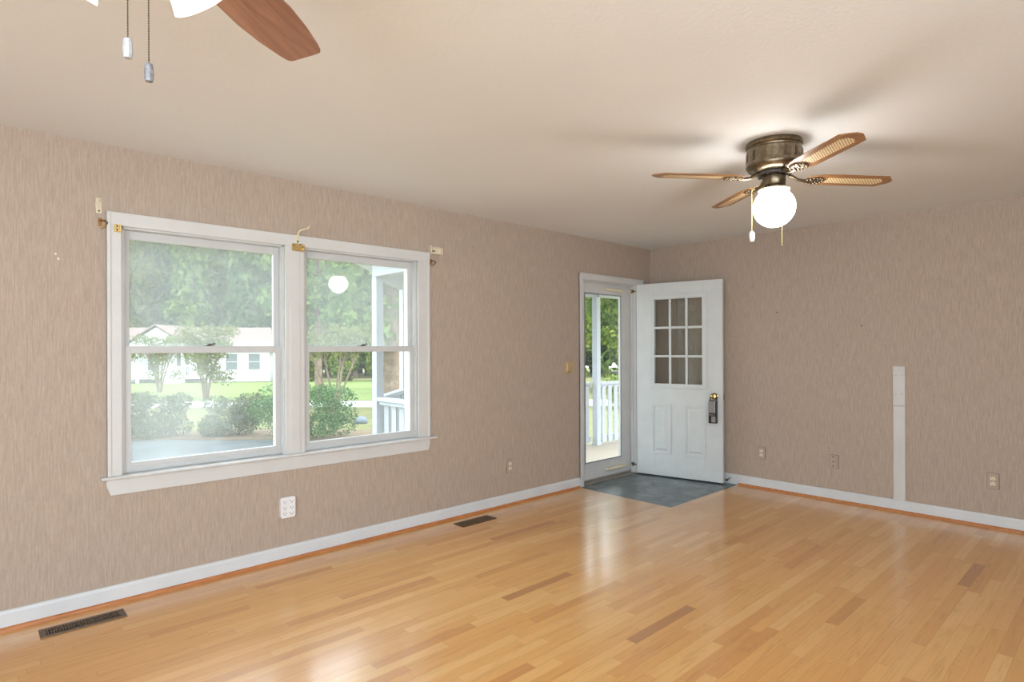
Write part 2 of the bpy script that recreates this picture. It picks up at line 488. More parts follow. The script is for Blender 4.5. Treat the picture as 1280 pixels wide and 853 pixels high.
# ================================================================== room shell
YO = YW + 0.165                          # outer face of the window wall
WX0, WX1, WZ0, WZ1 = 0.625, 2.555, 0.655, 2.025      # window hole
DX0, DX1, DZ1 = 4.43, 5.375, 2.045                   # door hole
bm = bmesh.new()
for a in ((XN - 0.15, WX0, 0, H), (WX0, WX1, 0, WZ0), (WX0, WX1, WZ1, H), (WX1, DX0, 0, H), (DX0, DX1, DZ1, H), (DX1, XW + 0.15, 0, H)):
    box(bm, a[0], a[1], YW, YO, a[2], a[3])
struct(build('wall_left', bm, 'wallpaper'))
struct(bx('wall_right', 'wallpaper', XW, XW + 0.15, YB - 0.15, YW, 0, H))
bm = bmesh.new()                          # wall behind the camera, with an opening added for the fill lamp
for a in ((XN - 0.15, -2.0, 0, H), (1.3, XW, 0, H), (-2.0, 1.3, 0, 0.65), (-2.0, 1.3, 2.25, H)):
    box(bm, a[0], a[1], YB - 0.15, YB, a[2], a[3])
struct(build('wall_back', bm, 'wallpaper'))
bm = bmesh.new()  # unseen near wall, its opening added for the side fill lamp
for a in ((YB, -1.75, 0, H), (0.75, YW, 0, H), (-1.75, 0.75, 0, 0.65), (-1.75, 0.75, 2.25, H)):
    box(bm, XN - 0.15, XN, a[0], a[1], a[2], a[3])
struct(build('wall_near', bm, 'wallpaper'))
struct(bx('ceiling', 'ceiling', XN - 0.15, XW + 0.15, YB - 0.15, YO, H, H + 0.12))
bm = bmesh.new()
TX0, TX1, TY0 = 4.395, XW, 2.752          # slate entry area
box(bm, XN - 0.15, XW + 0.15, YB - 0.15, YO, -0.2, -0.012)
box(bm, XN, TX0, YB, YW, -0.012, 0); box(bm, TX0, XW, YB, TY0, -0.012, 0)
struct(build('floor', bm, 'floor'))
struct(bx('floor_entry_tile', 'slate', TX0, TX1, TY0, YW, -0.011, -0.001))

# baseboards and wooden shoe mould
def base_run(name, p0, p1, inward):
    """profile: flat board with a stepped, rounded cap"""
    d = Vector((p1[0] - p0[0], p1[1] - p0[1], 0)); L = d.length; d.normalize()
    n = Vector((inward[0], inward[1], 0))
    prof = [(0, 0.0), (0.014, 0.0), (0.014, 0.082), (0.011, 0.088), (0.009, 0.094), (0.004, 0.097), (0, 0.097)]
    bm = bmesh.new(); a = []; b = []
    for o_, z in prof:
        q = Vector((p0[0], p0[1], z)) + n * o_
        a.append(bm.verts.new(q)); b.append(bm.verts.new(q + d * L))
    k = len(prof)
    bm.faces.new(a); bm.faces.new(b[::-1])
    for i in range(k): bm.faces.new((a[i], b[i], b[(i + 1) % k], a[(i + 1) % k]))
    return struct(build(name, bm, 'base'))

def shoe_run(name, p0, p1, inward):
    d = Vector((p1[0] - p0[0], p1[1] - p0[1], 0)); L = d.length; d.normalize()
    n = Vector((inward[0], inward[1], 0))
    prof = [(0.0135, 0.0)] + [(0.0135 + 0.016 * math.cos(t), 0.02 * math.sin(t)) for t in np.linspace(0, PI / 2, 6)]
    bm = bmesh.new(); a = []; b = []
    for o_, z in prof:
        q = Vector((p0[0], p0[1], z)) + n * o_
        a.append(bm.verts.new(q)); b.append(bm.verts.new(q + d * L))
    k = len(prof)
    bm.faces.new(a); bm.faces.new(b[::-1])
    for i in range(k): bm.faces.new((a[i], b[i], b[(i + 1) % k], a[(i + 1) % k]))
    return struct(build(name, bm, 'shoe'))

base_run('baseboard_left', (XN, YW), (4.402, YW), (0, -1))
base_run('baseboard_right', (XW, YB), (XW, YW), (-1, 0))
base_run('baseboard_corner', (5.468, YW), (XW - 0.014, YW), (0, -1))
base_run('baseboard_back', (XN, YB), (XW, YB), (0, 1))
base_run('baseboard_near', (XN, YB), (XN, YW), (1, 0))
shoe_run('trim_1', (XN, YW), (4.392, YW), (0, -1))
shoe_run('trim_2', (XW, YB), (XW, TY0 - 0.002), (-1, 0))

# ------------------------------------------------------------------ window casing (three legs, head, stool, apron)
CY = YW - 0.017
cas = struct(empty('trim_3', (0.575, YW, 0.58)))
def cpart(name, x0, x1, y0, y1, z0, z1, bev=0.003, mat='trim'):
    bm = bmesh.new(); box(bm, x0 - 0.575, x1 - 0.575, y0 - YW, y1 - YW, z0 - 0.58, z1 - 0.58)
    return build(name, bm, mat, cas, bev)
cpart('head_casing', 0.576, 2.641, CY, YW, 2.016, 2.088)
for a, b in ((0.576, 0.643), (1.527, 1.652), (2.537, 2.641)):
    bm = bmesh.new()
    box(bm, a - 0.575, b - 0.575, CY - YW, 0, 0.68 - 0.58, 2.016 - 0.58)
    if b - a > 0.11:                       # mullion casing has a raised centre board
        box(bm, a + 0.03 - 0.575, b - 0.03 - 0.575, CY - 0.007 - YW, -0.001, 0.68 - 0.58, 2.014 - 0.58)
    else:                                  # back band along the outer edge
        o0, o1 = (a, a + 0.018) if a < 1 else (b - 0.018, b)
        box(bm, o0 - 0.575, o1 - 0.575, CY - 0.007 - YW, -0.001, 0.68 - 0.58, 2.088 - 0.58)
    build('side_casing', bm, 'trim', cas, 0.003)
bm = bmesh.new()                            # stool with rounded nose
poly = [(YW + 0.03, 0.662), (YW + 0.03, 0.680), (YW - 0.036, 0.680), (YW - 0.043, 0.677), (YW - 0.046, 0.671), (YW - 0.043, 0.665), (YW - 0.036, 0.662)]
a = [bm.verts.new((0.545 - 0.575, y - YW, z - 0.58)) for y, z in poly]; b = [bm.verts.new((2.688 - 0.575, y - YW, z - 0.58)) for y, z in poly]
bm.faces.new(a); bm.faces.new(b[::-1])
for i in range(len(poly)): bm.faces.new((a[i], b[i], b[(i + 1) % len(poly)], a[(i + 1) % len(poly)]))
# keep the inner part of the stool inside the hole
build('stool', bm, 'trim', cas)
bm = bmesh.new()
poly = [(0.572, 0.662), (2.644, 0.662), (2.644, 0.63), (2.628, 0.578), (0.590, 0.578), (0.572, 0.63)]
prism(bm, [(x - 0.575, z - 0.58) for x, z in poly], 0, 0.016, Matrix(((1, 0, 0, 0), (0, 0, -1, 0), (0, 1, 0, 0), (0, 0, 0, 1))))
build('apron', bm, 'trim', cas, 0.002)

# ------------------------------------------------------------------ double-hung windows
def window(name, x0, x1, low_glass):
    r = struct(empty(name, (x0, YW, 0.665)))
    def P(nm, boxes, mat, parent=r, bev=0.0015):
        bm = bmesh.new()
        for q in boxes: box(bm, q[0] - x0, q[1] - x0, q[2] - YW, q[3] - YW, q[4] - 0.665, q[5] - 0.665)
        return build(nm, bm, mat, parent, bev)
    a, b = x0 + 0.002, x1 - 0.002
    t = 0.014
    P('jamb_frame', [(a, a + t, YW + 0.002, YO - 0.005, 0.682, 2.018), (b - t, b, YW + 0.002, YO - 0.005, 0.682, 2.018),
                     (a, b, YW + 0.002, YO - 0.005, 2.006, 2.020), (a, b, YW + 0.033, YO - 0.005, 0.657, 0.686),
                     (a + t, a + t + 0.006, YW + 0.012, YW + 0.02, 0.686, 2.006), (b - t - 0.006, b - t, YW + 0.012, YW + 0.02, 0.686, 2.006)], 'vinyl')
    sa, sb = a + t, b - t
    # upper sash, outer track
    uy0, uy1 = YW + 0.056, YW + 0.084
    up = P('upper_sash', [(sa, sa + 0.034, uy0, uy1, 1.352, 2.006), (sb - 0.034, sb, uy0, uy1, 1.352, 2.006),
                          (sa + 0.034, sb - 0.034, uy0, uy1, 1.960, 2.006), (sa + 0.034, sb - 0.034, uy0, uy1, 1.340, 1.372)], 'vinyl')
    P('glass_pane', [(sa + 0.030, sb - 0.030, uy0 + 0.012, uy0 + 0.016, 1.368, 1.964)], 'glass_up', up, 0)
    # lower sash, inner track
    ly0, ly1 = YW + 0.024, YW + 0.052
    lo = P('lower_sash', [(sa, sa + 0.036, ly0, ly1, 0.686, 1.372), (sb - 0.036, sb, ly0, ly1, 0.686, 1.372),
                          (sa + 0.036, sb - 0.036, ly0, ly1, 1.332, 1.372), (sa + 0.036, sb - 0.036, ly0, ly1, 0.686, 0.736),
                          (sa + 0.002, sb - 0.002, ly0 - 0.004, ly0, 0.700, 0.712)], 'vinyl')
    P('glass_pane', [(sa + 0.032, sb - 0.032, ly0 + 0.012, ly0 + 0.016, 0.732, 1.336)], low_glass, lo, 0)
    # cam lock on the meeting rail
    cx = (x0 + x1) / 2 + 0.005
    bm = bmesh.new()
    box(bm, -0.026, 0.022, -0.008, 0.012, 0, 0.004)
    lathe(bm, [(0.010, 0.004), (0.010, 0.010), (0.006, 0.013)], 12)
    tube(bm, [(0, 0, 0.010), (0.014, -0.006, 0.011), (0.030, -0.010, 0.015)], [0.005, 0.004, 0.005], 8)
    lk = build('sash_lock', bm, 'dark_metal', lo)
    lk.location = (cx - x0, ly0 + 0.014 - YW, 1.372 - 0.665)
    return r
window('window_1', 0.640, 1.530, 'glass_fog')
window('window_2', 1.650, 2.540, 'glass_low')

# ------------------------------------------------------------------ door frame: casing, jambs, threshold
dc = struct(empty('trim_4', (4.404, YW, 0)))
def dpart(name, boxes, mat='trim', bev=0.003):
    bm = bmesh.new()
    for q in boxes: box(bm, q[0] - 4.404, q[1] - 4.404, q[2] - YW, q[3] - YW, q[4], q[5])
    return build(name, bm, mat, dc, bev)
dpart('side_casing', [(4.404, 4.458, CY, YW, 0, 2.03), (4.404, 4.420, CY - 0.006, YW - 0.001, 0, 2.088)])
dpart('side_casing', [(5.398, 5.466, CY, YW, 0, 2.03)])
dpart('head_casing', [(4.404, 5.466, CY, YW, 2.03, 2.088), (4.404, 5.466, CY - 0.006, YW - 0.001, 2.075, 2.088)])
dpart('door_jamb', [(4.432, 4.452, YW + 0.001, YO, 0, 2.043), (5.353, 5.373, YW + 0.001, YO, 0, 2.043), (4.452, 5.353, YW + 0.001, YO, 2.024, 2.043),
                    (4.452, 4.464, YW + 0.040, YW + 0.068, 0, 2.024), (5.341, 5.353, YW + 0.040, YW + 0.068, 0, 2.024), (4.464, 5.341, YW + 0.040, YW + 0.068, 2.012, 2.024)])
dpart('threshold', [(4.452, 5.353, YW + 0.002, YO + 0.03, 0.0, 0.008)], 'threshold')

# storm door (closed, outer face of the opening)
sd2 = struct(empty('door_2', (5.34, YW + 0.105, 0.03)))
def spart(name, boxes, mat, parent=sd2, bev=0.002):
    bm = bmesh.new()
    for q in boxes: box(bm, q[0] - 5.34, q[1] - 5.34, q[2] - YW - 0.105, q[3] - YW - 0.105, q[4] - 0.03, q[5] - 0.03)
    return build(name, bm, mat, parent, bev)
s0, s1, sy0, sy1 = 4.455, 5.350, YW + 0.072, YW + 0.102
spart('storm_frame', [(s0, s0 + 0.125, sy0, sy1, 0.012, 2.02), (s1 - 0.180, s1, sy0, sy1, 0.012, 2.02), (s0 + 0.125, s1 - 0.180, sy0, sy1, 1.905, 2.02), (s0 + 0.125, s1 - 0.180, sy0, sy1, 0.012, 0.195)], 'trim')
spart('glazing_bead', [(s0 + 0.118, s0 + 0.132, sy0 - 0.004, sy0, 0.19, 1.91), (s1 - 0.187, s1 - 0.173, sy0 - 0.004, sy0, 0.19, 1.91), (s0 + 0.132, s1 - 0.187, sy0 - 0.004, sy0, 1.897, 1.91), (s0 + 0.132, s1 - 0.187, sy0 - 0.004, sy0, 0.19, 0.203)], 'steel')
spart('glass_pane', [(s0 + 0.12, s1 - 0.175, sy0 + 0.012, sy0 + 0.016, 0.19, 1.91)], 'glass_door', bev=0)
spart('door_sweep', [(s0 + 0.004, s1 - 0.004, sy0 - 0.003, sy0, 0.012, 0.028)], 'threshold')
for zc, xa, xb, nm in ((1.962, 4.90, 5.30, 'closer_tube'), (0.095, 4.93, 5.30, 'closer_tube')):
    bm = bmesh.new()
    X = Matrix.Translation((-5.34, sy0 - 0.022 - YW - 0.105, zc - 0.03))
    tube(bm, [(xa, 0, 0), (xa + 0.012, 0, 0), (xa + 0.26, 0, 0), (xa + 0.262, 0, 0)], [0.013, 0.017, 0.017, 0.013], 14, X)
    tube(bm, [(xa + 0.26, 0, 0), (xb + 0.045, -0.012, 0.0)], 0.005, 8, X)
    box(bm, xa - 0.03, xa + 0.004, -0.006, 0.020, -0.008, 0.008, X)
    smooth_build(nm, bm, 'cream', sd2)
    bm = bmesh.new(); box(bm, xb + 0.025, xb + 0.046, -0.024, 0.0, -0.018, 0.018, X); box(bm, xb + 0.033, xb + 0.050, -0.05, -0.02, -0.005, 0.005, X)
    build('closer_bracket', bm, 'aged_brass' if zc > 1 else 'dark_metal', sd2, 0.001)

# ------------------------------------------------------------------ the open entry door
HX, HY = 5.333, 3.748                      # hinge end of the visible face
ang = math.atan2(2.858 - 3.75, 5.511 - 5.333)
door = struct(empty('door_1', (HX, HY, 0.012), ang))
# local: x along the leaf from the hinge, y<0 the face in view (towards the room), y>0 the far face
T = 0.044
def dl(name, boxes, mat='door', parent=door, bev=0.002, smooth=None):
    bm = bmesh.new()
    for q in boxes: box(bm, q[0], q[1], q[2], q[3], q[4] - 0.012, q[5] - 0.012)
    return build(name, bm, mat, parent, bev)
GX0, GX1, GZ0, GZ1 = 0.20, 0.722, 0.966, 1.858
dl('door_leaf', [(0, GX0, 0, T, 0.012, 2.03), (GX1, 0.906, 0, T, 0.012, 2.03), (GX0, GX1, 0, T, 0.012, GZ0), (GX0, GX1, 0, T, GZ1, 2.03)])
def frame_boxes(x0, x1, z0, z1, wd, y0, y1):
    return [(x0, x1, y0, y1, z1 - wd, z1), (x0, x1, y0, y1, z0, z0 + wd), (x0, x0 + wd, y0, y1, z0 + wd, z1 - wd), (x1 - wd, x1, y0, y1, z0 + wd, z1 - wd)]
lf = dl('lite_frame', frame_boxes(0.150, 0.758, 0.926, 1.914, 0.052, -0.010, 0) + frame_boxes(0.160, 0.748, 0.936, 1.904, 0.02, -0.015, -0.009), bev=0.003)
gx = [GX0 + (GX1 - GX0) * i / 3 for i in range(4)]; gz = [GZ0 + (GZ1 - GZ0) * i / 3 for i in range(4)]
mb = [(x - 0.012, x + 0.012, -0.011, 0.006, GZ0, GZ1) for x in gx[1:3]]
for z in gz[1:3]:
    for i in range(3): mb.append((gx[i] + (0.012 if i else 0), gx[i + 1] - (0.012 if i < 2 else 0), -0.0105, 0.006, z - 0.012, z + 0.012))
dl('muntin_grid', mb, bev=0.003)
dl('glass_pane', [(GX0, GX1, 0.016, 0.020, GZ0, GZ1)], 'glass_lite', bev=0)
for x0, x1 in ((0.168, 0.382), (0.518, 0.738)):
    bm = bmesh.new()
    z0, z1 = 0.236 - 0.012, 0.766 - 0.012
    # moulded panel: outer bead and raised, sloped field
    for q in frame_boxes(x0, x1, z0, z1, 0.024, -0.009, 0): box(bm, *q)
    o1, i1 = 0.040, 0.064
    v = [bm.verts.new(p) for p in ((x0 + o1, -0.0003, z0 + o1), (x1 - o1, -0.0003, z0 + o1), (x1 - o1, -0.0003, z1 - o1), (x0 + o1, -0.0003, z1 - o1),
                                   (x0 + i1, -0.012, z0 + i1), (x1 - i1, -0.012, z0 + i1), (x1 - i1, -0.012, z1 - i1), (x0 + i1, -0.012, z1 - i1))]
    for k in range(4): bm.faces.new((v[k], v[(k + 1) % 4], v[4 + (k + 1) % 4], v[4 + k]))
    bm.faces.new(v[4:]); bm.faces.new(v[3::-1])
    build('raised_panel', bm, 'door', door, 0.003)
dl('edge_strip', [(0.9062, 0.909, 0.004, T - 0.004, 0.02, 2.025)], 'trim')
dl('door_sweep', [(0.002, 0.904, 0.004, T - 0.004, 0.0125, 0.016)], 'black')
for zc in (0.25, 1.02, 1.80):
    bm = bmesh.new(); tube(bm, [(-0.004, T - 0.004, zc - 0.05), (-0.004, T - 0.004, zc + 0.05)], 0.006, 10)
    smooth_build('hinge', bm, 'aged_brass', door)
bm = bmesh.new()                            # knob: rosette, neck, ball
K = Matrix.Translation((0.832, 0, 0.868 - 0.012)) @ Matrix.Rotation(PI / 2, 4, 'X')
lathe(bm, [(0.0, 0.0), (0.033, 0.0), (0.034, 0.004), (0.028, 0.009), (0.014, 0.012), (0.012, 0.026), (0.018, 0.032), (0.027, 0.040), (0.029, 0.050), (0.026, 0.060), (0.016, 0.066), (0.006, 0.067), (0.0, 0.0665)], 24, K)
smooth_build('door_knob', bm, 'brass', door)
dl('deadbolt_plate', [(0.9092, 0.9105, 0.010, 0.034, 0.83, 0.90)], 'brass')

# key safe hanging from the knob
LBZ = 0.604
ca, sa_ = math.cos(ang), math.sin(ang)
lx, ly = 0.826, -0.047
lb = thing('key_lockbox', (HX + ca * lx - sa_ * ly, HY + sa_ * lx + ca * ly, LBZ), 'small grey and black combination key safe hanging from the brass door knob', 'lockbox', rz=ang)
def lbx(nm, mat, *q, bev=0.003):
    return bx(nm, mat, *q, parent=lb, bevel=bev)
lbx('body', 'black', -0.040, 0.040, -0.016, 0.02, 0.0, 0.226)
lbx('face_plate', 'steel', -0.036, 0.026, -0.021, -0.0155, 0.102, 0.222)
lbx('lower_cover', 'steel', -0.012, 0.028, -0.022, -0.0155, 0.010, 0.070)
for k in range(4):
    bm = bmesh.new(); lathe(bm, [(0.0, -0.005), (0.011, -0.005), (0.0125, 0.0), (0.011, 0.005), (0.0, 0.005)], 14, Matrix.Translation((-0.028 + k * 0.0155, -0.017, 0.083)) @ Matrix.Rotation(PI / 2, 4, 'Y'))
    smooth_build('number_dial', bm, 'pewter', lb)
bm = bmesh.new()
tube(bm, [(-0.026, 0.002, 0.222), (-0.029, 0.006, 0.25), (-0.022, 0.010, 0.280), (0.004, 0.012, 0.293), (0.030, 0.010, 0.280), (0.036, 0.006, 0.25), (0.033, 0.002, 0.222)], 0.006, 10)
smooth_build('shackle', bm, 'black', lb)

# sprung door stop on the far baseboard
ds = thing('door_stop', (XW - 0.0139, 2.84, 0.05), 'dark sprung door stop poking from the baseboard behind the open door', 'door stop')
bm = bmesh.new(); tube(bm, [(0, 0, 0), (-0.006, 0, 0), (-0.007, 0, 0)], [0.011, 0.010, 0.006], 12); smooth_build('base_cup', bm, 'steel', ds)
bm = bmesh.new()
pts = [(-0.006 - 0.05 * t / 60, 0.006 * math.cos(t * 0.9), 0.006 * math.sin(t * 0.9) - 0.00003 * t * 6) for t in range(61)]
tube(bm, pts, 0.0016, 6); smooth_build('spring', bm, 'steel', ds)
bm = bmesh.new(); tube(bm, [(-0.054, 0, -0.006), (-0.058, 0, -0.007), (-0.070, 0, -0.009), (-0.072, 0, -0.009)], [0.008, 0.011, 0.011, 0.008], 12); smooth_build('rubber_tip', bm, 'black', ds)

# ================================================================== wall fittings
def on_left(x, z):   return Matrix.Translation((x, YW, z)) @ Matrix(((1, 0, 0, 0), (0, 0, -1, 0), (0, 1, 0, 0), (0, 0, 0, 1)))       # local x right, y up, z into the room
def on_right(y, z):  return Matrix.Translation((XW, y, z)) @ Matrix(((0, 0, -1, 0), (-1, 0, 0, 0), (0, 1, 0, 0), (0, 0, 0, 1)))

def plate_root(name, Mx, label, cat, group=None):
    o = bpy.data.objects.new(name, None); COL.objects.link(o); o.matrix_world = Mx; o.empty_display_size = 0.03
    return tag(o, label, cat, group)

def outlet(Mx, label, group):
    r = plate_root('wall_outlet', Mx, label, 'outlet', group)
    bx('cover_plate', 'wallpaper', -0.035, 0.035, -0.0575, 0.0575, 0.002, 0.009, r, 0.003)
    bx('plate_shade_rim', 'plate_shade_rim', -0.0368, 0.0368, -0.0593, 0.0593, 0, 0.0035, r)  # slightly larger back layer, painted dark as the plate's shade line
    for s in (-1, 1):
        bm = bmesh.new()
        pts = []
        for k in range(24):
            t = 2 * PI * k / 24
            pts.append((0.0165 * math.cos(t), max(-0.0125, min(0.0125, 0.0165 * math.sin(t))) + s * 0.0195))
        prism(bm, pts, 0.0055, 0.0105)
        rc = build('receptacle', bm, 'cream', r)
        bm = bmesh.new()
        box(bm, -0.0075, -0.0055, s * 0.0195 - 0.002, s * 0.0195 + 0.007, 0.0102, 0.0109); box(bm, 0.0055, 0.0075, s * 0.0195 - 0.001, s * 0.0195 + 0.006, 0.0102, 0.0109)
        lathe(bm, [(0.0, 0.0102), (0.0026, 0.0102), (0.0026, 0.0109), (0.0, 0.0109)], 10, Matrix.Translation((0, s * 0.0195 - 0.0075, 0)))
        build('slot', bm, 'slot', rc)
    bm = bmesh.new(); lathe(bm, [(0.0, 0.005), (0.0032, 0.005), (0.0028, 0.0098), (0.0, 0.0102)], 12); build('screw', bm, 'cream', r)
    return r
OG = 'papered wall outlets'
outlet(on_left(3.481, 0.335), 'cream duplex outlet in a papered plate between the window and the door', OG)
outlet(on_right(2.524, 0.340), 'cream duplex outlet on the far wall closest to the open door', OG)
outlet(on_right(0.786, 0.349), 'cream duplex outlet on the far wall beyond the white strip', OG)

jp = plate_root('jack_plate', on_right(1.881, 0.345), 'papered wall plate with three dark holes between outlet and white strip', 'wall plate')
bx('cover_plate', 'wallpaper', -0.035, 0.035, -0.0575, 0.0575, 0.002, 0.0068, jp, 0.003)
bx('plate_shade_rim', 'plate_shade_rim', -0.0368, 0.0368, -0.0593, 0.0593, 0, 0.0035, jp)  # painted shade line, as on the outlets
for dy in (-0.040, 0.0, 0.040):
    bm = bmesh.new(); lathe(bm, [(0.0, 0.005), (0.0055, 0.005), (0.0055, 0.0072), (0.003, 0.0075), (0.0, 0.0066)], 14, Matrix.Translation((-0.006, dy, 0))); build('hole', bm, 'slot', jp)

# six-way adapter on the left wall
t6 = plate_root('outlet_adapter', on_left(1.536, 0.344), 'white six-way plug adapter on the wall under the window', 'outlet adapter')
bm = bmesh.new()
def rrect(x, y, r, n=6):
    pts = []
    for cx, cy, a0 in ((x - r, y - r, 0), (-x + r, y - r, PI / 2), (-x + r, -y + r, PI), (x - r, -y + r, 1.5 * PI)):
        for k in range(n + 1):
            a = a0 + PI / 2 * k / n; pts.append((cx + r * math.cos(a), cy + r * math.sin(a)))
    return pts
prism(bm, rrect(0.048, 0.066, 0.014), 0, 0.030)
build('body', bm, 'white_plastic', t6, 0.004)
for cx in (-0.022, 0.022):
    for cy in (0.036, -0.004, -0.040):
        bm = bmesh.new()
        box(bm, cx - 0.009, cx - 0.0065, cy, cy + 0.009, 0.0298, 0.0306); box(bm, cx + 0.0065, cx + 0.009, cy, cy + 0.008, 0.0298, 0.0306)
        lathe(bm, [(0.0, 0.0298), (0.003, 0.0298), (0.003, 0.0306), (0.0, 0.0306)], 10, Matrix.Translation((cx, cy - 0.006, 0)))
        build('socket_slots', bm, 'slot', t6)
bm = bmesh.new(); box(bm, -0.04, 0.04, 0.0145, 0.0165, 0.0295, 0.031); build('moulded_rib', bm, 'white_plastic', t6)

# tan control box by the door
tb = plate_root('light_switch', on_left(4.255, 1.168), 'small tan wall switch box beside the white door casing', 'switch')
bx('switch_plate', 'tan_plastic', -0.056, 0.056, -0.0575, 0.0575, 0, 0.008, tb, 0.003)
bm = bmesh.new()
v = [bm.verts.new(p) for p in ((-0.044, -0.046, 0.007), (0.012, -0.046, 0.007), (0.012, 0.048, 0.007), (-0.044, 0.048, 0.007), (-0.034, -0.034, 0.028), (0.004, -0.034, 0.028), (0.004, 0.038, 0.022), (-0.034, 0.038, 0.022))]
for k in range(4): bm.faces.new((v[k], v[(k + 1) % 4], v[4 + (k + 1) % 4], v[4 + k]))
bm.faces.new(v[4:]); bm.faces.new(v[3::-1])
build('rocker', bm, 'tan_plastic', tb, 0.002)
bx('toggle', 'tan_plastic', 0.022, 0.034, -0.014, 0.014, 0.007, 0.016, tb, 0.002)

# white strip on the far wall
ws = plate_root('cable_cover', on_right(1.384, 0.0975), 'tall narrow white board strip standing on the far baseboard', 'cable cover')
bx('lower_board', 'trim', -0.0425, 0.0425, 0.0, 0.770, 0, 0.016, ws, 0.002)
bx('upper_board', 'trim', -0.0425, 0.0425, 0.773, 1.095, 0, 0.017, ws, 0.002)
for px_ in (-0.021, 0.021):
    for py_ in (0.868, 1.020):
        bm = bmesh.new(); lathe(bm, [(0.0, 0.0165), (0.0042, 0.0165), (0.0042, 0.0174), (0.0, 0.0174)], 12, Matrix.Translation((px_, py_, 0))); build('screw', bm, 'steel', ws)

# nails left in the paper
def nail(Mx, label, mat='slot', r=0.0055):
    bm = bmesh.new(); lathe(bm, [(0.0, -0.002), (0.003, -0.002), (0.003, 0.004), (r, 0.0045), (r * 0.9, 0.007), (0.0, 0.0075)], 12)
    o = build('wall_nail', bm, mat, smooth=40); o.matrix_world = Mx
    return tag(o, label, 'nail', 'nails left in the walls')
nail(on_right(2.371, 1.681), 'small dark nail in the far wall nearest the open door')
nail(on_right(1.660, 1.531), 'small dark nail in the far wall above the jack plate')
nail(on_left(0.362, 1.838), 'small pale wall plug left of the window, the upper of two', 'cream', 0.006)
nail(on_left(0.374, 1.815), 'small pale wall plug left of the window, the lower of two', 'cream', 0.006)

# ------------------------------------------------------------------ drapery hardware around the window
def hook(Mx, label, s=1.0, flip=1):
    o = plate_root('curtain_hook', Mx, label, 'curtain hook', 'brass curtain hooks')
    bm = bmesh.new(); prism(bm, rrect(0.008, 0.022, 0.006), 0, 0.003); build('back_plate', bm, 'aged_brass', o)
    bm = bmesh.new(); tube(bm, [(0, 0.010, 0.002), (flip * 0.004, 0.008, 0.020), (flip * 0.018, 0.004, 0.034), (flip * 0.028, -0.004, 0.028), (flip * 0.024, -0.018, 0.018), (flip * 0.010, -0.026, 0.012), (flip * 0.002, -0.034, 0.010)], 0.0042, 8)
    smooth_build('prong', bm, 'aged_brass', o)
    return o
def rod_bracket(Mx, label):
    o = plate_root('rod_bracket', Mx, label, 'curtain bracket')
    bx('base_plate', 'cream', -0.013, 0.013, -0.040, 0.040, 0, 0.004, o, 0.002)
    return o
# left: small ivory bracket above a brass hook
b1 = rod_bracket(on_left(0.545, 2.112), 'ivory curtain rod bracket above the left corner of the window casing')
bm = bmesh.new(); tube(bm, [(0.004, 0.032, 0.003), (0.004, 0.030, 0.016), (-0.006, 0.016, 0.026), (-0.012, -0.010, 0.030), (-0.012, -0.03, 0.026)], 0.004, 8); smooth_build('arm', bm, 'cream', b1)
bm = bmesh.new(); tube(bm, [(-0.010, 0.030, 0.004), (-0.014, 0.0, 0.006), (-0.010, -0.035, 0.004)], 0.003, 8); smooth_build('wire_loop', bm, 'cream', b1)
for q in ((0.004, 0.030), (0.0, -0.028)):
    bm = bmesh.new(); lathe(bm, [(0, 0.0035), (0.0045, 0.0035), (0.004, 0.0065), (0, 0.007)], 10, Matrix.Translation((q[0], q[1], 0))); build('screw', bm, 'slot' if q[1] < 0 else 'cream', b1)
hook(on_left(0.550, 2.026), 'aged brass hook on the wallpaper at the left edge of the window casing')
# middle: ivory swan-neck arm rising from the casing head
b2 = plate_root('rod_bracket', Matrix.Translation((1.606, CY, 2.068)) @ Matrix(((1, 0, 0, 0), (0, 0, -1, 0), (0, 1, 0, 0), (0, 0, 0, 1))), 'ivory swan-neck curtain bracket on the casing between the two windows', 'curtain bracket')
bx('base_plate', 'cream', -0.013, 0.013, -0.030, 0.022, 0, 0.004, b2, 0.002)
bm = bmesh.new(); tube(bm, [(0, -0.01, 0.004), (0, 0.010, 0.012), (-0.002, 0.034, 0.02), (0.004, 0.046, 0.035), (0.018, 0.052, 0.055), (0.032, 0.056, 0.075), (0.040, 0.064, 0.086), (0.043, 0.076, 0.090)], [0.006, 0.006, 0.006, 0.006, 0.005, 0.005, 0.005, 0.004], 8)
smooth_build('arm', bm, 'cream', b2)
bm = bmesh.new(); lathe(bm, [(0, 0.003), (0.006, 0.003), (0.005, 0.007), (0, 0.008)], 10, Matrix.Translation((0.002, -0.020, 0))); build('screw', bm, 'slot', b2)
# brass socket plates on the casing
def socket(x, z, wd, ht, label, dots, yoff=0.0):
    o = plate_root('drapery_plate', Matrix.Translation((x, CY - yoff, z)) @ Matrix(((1, 0, 0, 0), (0, 0, -1, 0), (0, 1, 0, 0), (0, 0, 0, 1))), label, 'curtain plate', 'brass curtain plates on the casing')
    bm = bmesh.new(); prism(bm, rrect(wd / 2, ht / 2, 0.006), 0, 0.006); build('back_plate', bm, 'brass', o, 0.001)
    bx('lip', 'brass', wd / 2 - 0.008, wd / 2 - 0.001, -ht / 2 + 0.004, ht / 2 - 0.004, 0.0055, 0.016, o, 0.001)
    bx('lip', 'brass', -wd / 2 + 0.004, wd / 2 - 0.009, -ht / 2 + 0.001, -ht / 2 + 0.007, 0.0055, 0.014, o, 0.001)
    for dx, dy in dots:
        bm = bmesh.new(); lathe(bm, [(0, 0.0055), (0.0045, 0.0055), (0.004, 0.008), (0, 0.0085)], 10, Matrix.Translation((dx, dy, 0))); build('screw', bm, 'slot', o)
    return o
socket(0.6245, 2.001, 0.034, 0.042, 'brass curtain plate on the upper left corner of the casing', ((-0.002, 0.010), (-0.002, -0.008)), 0.0)
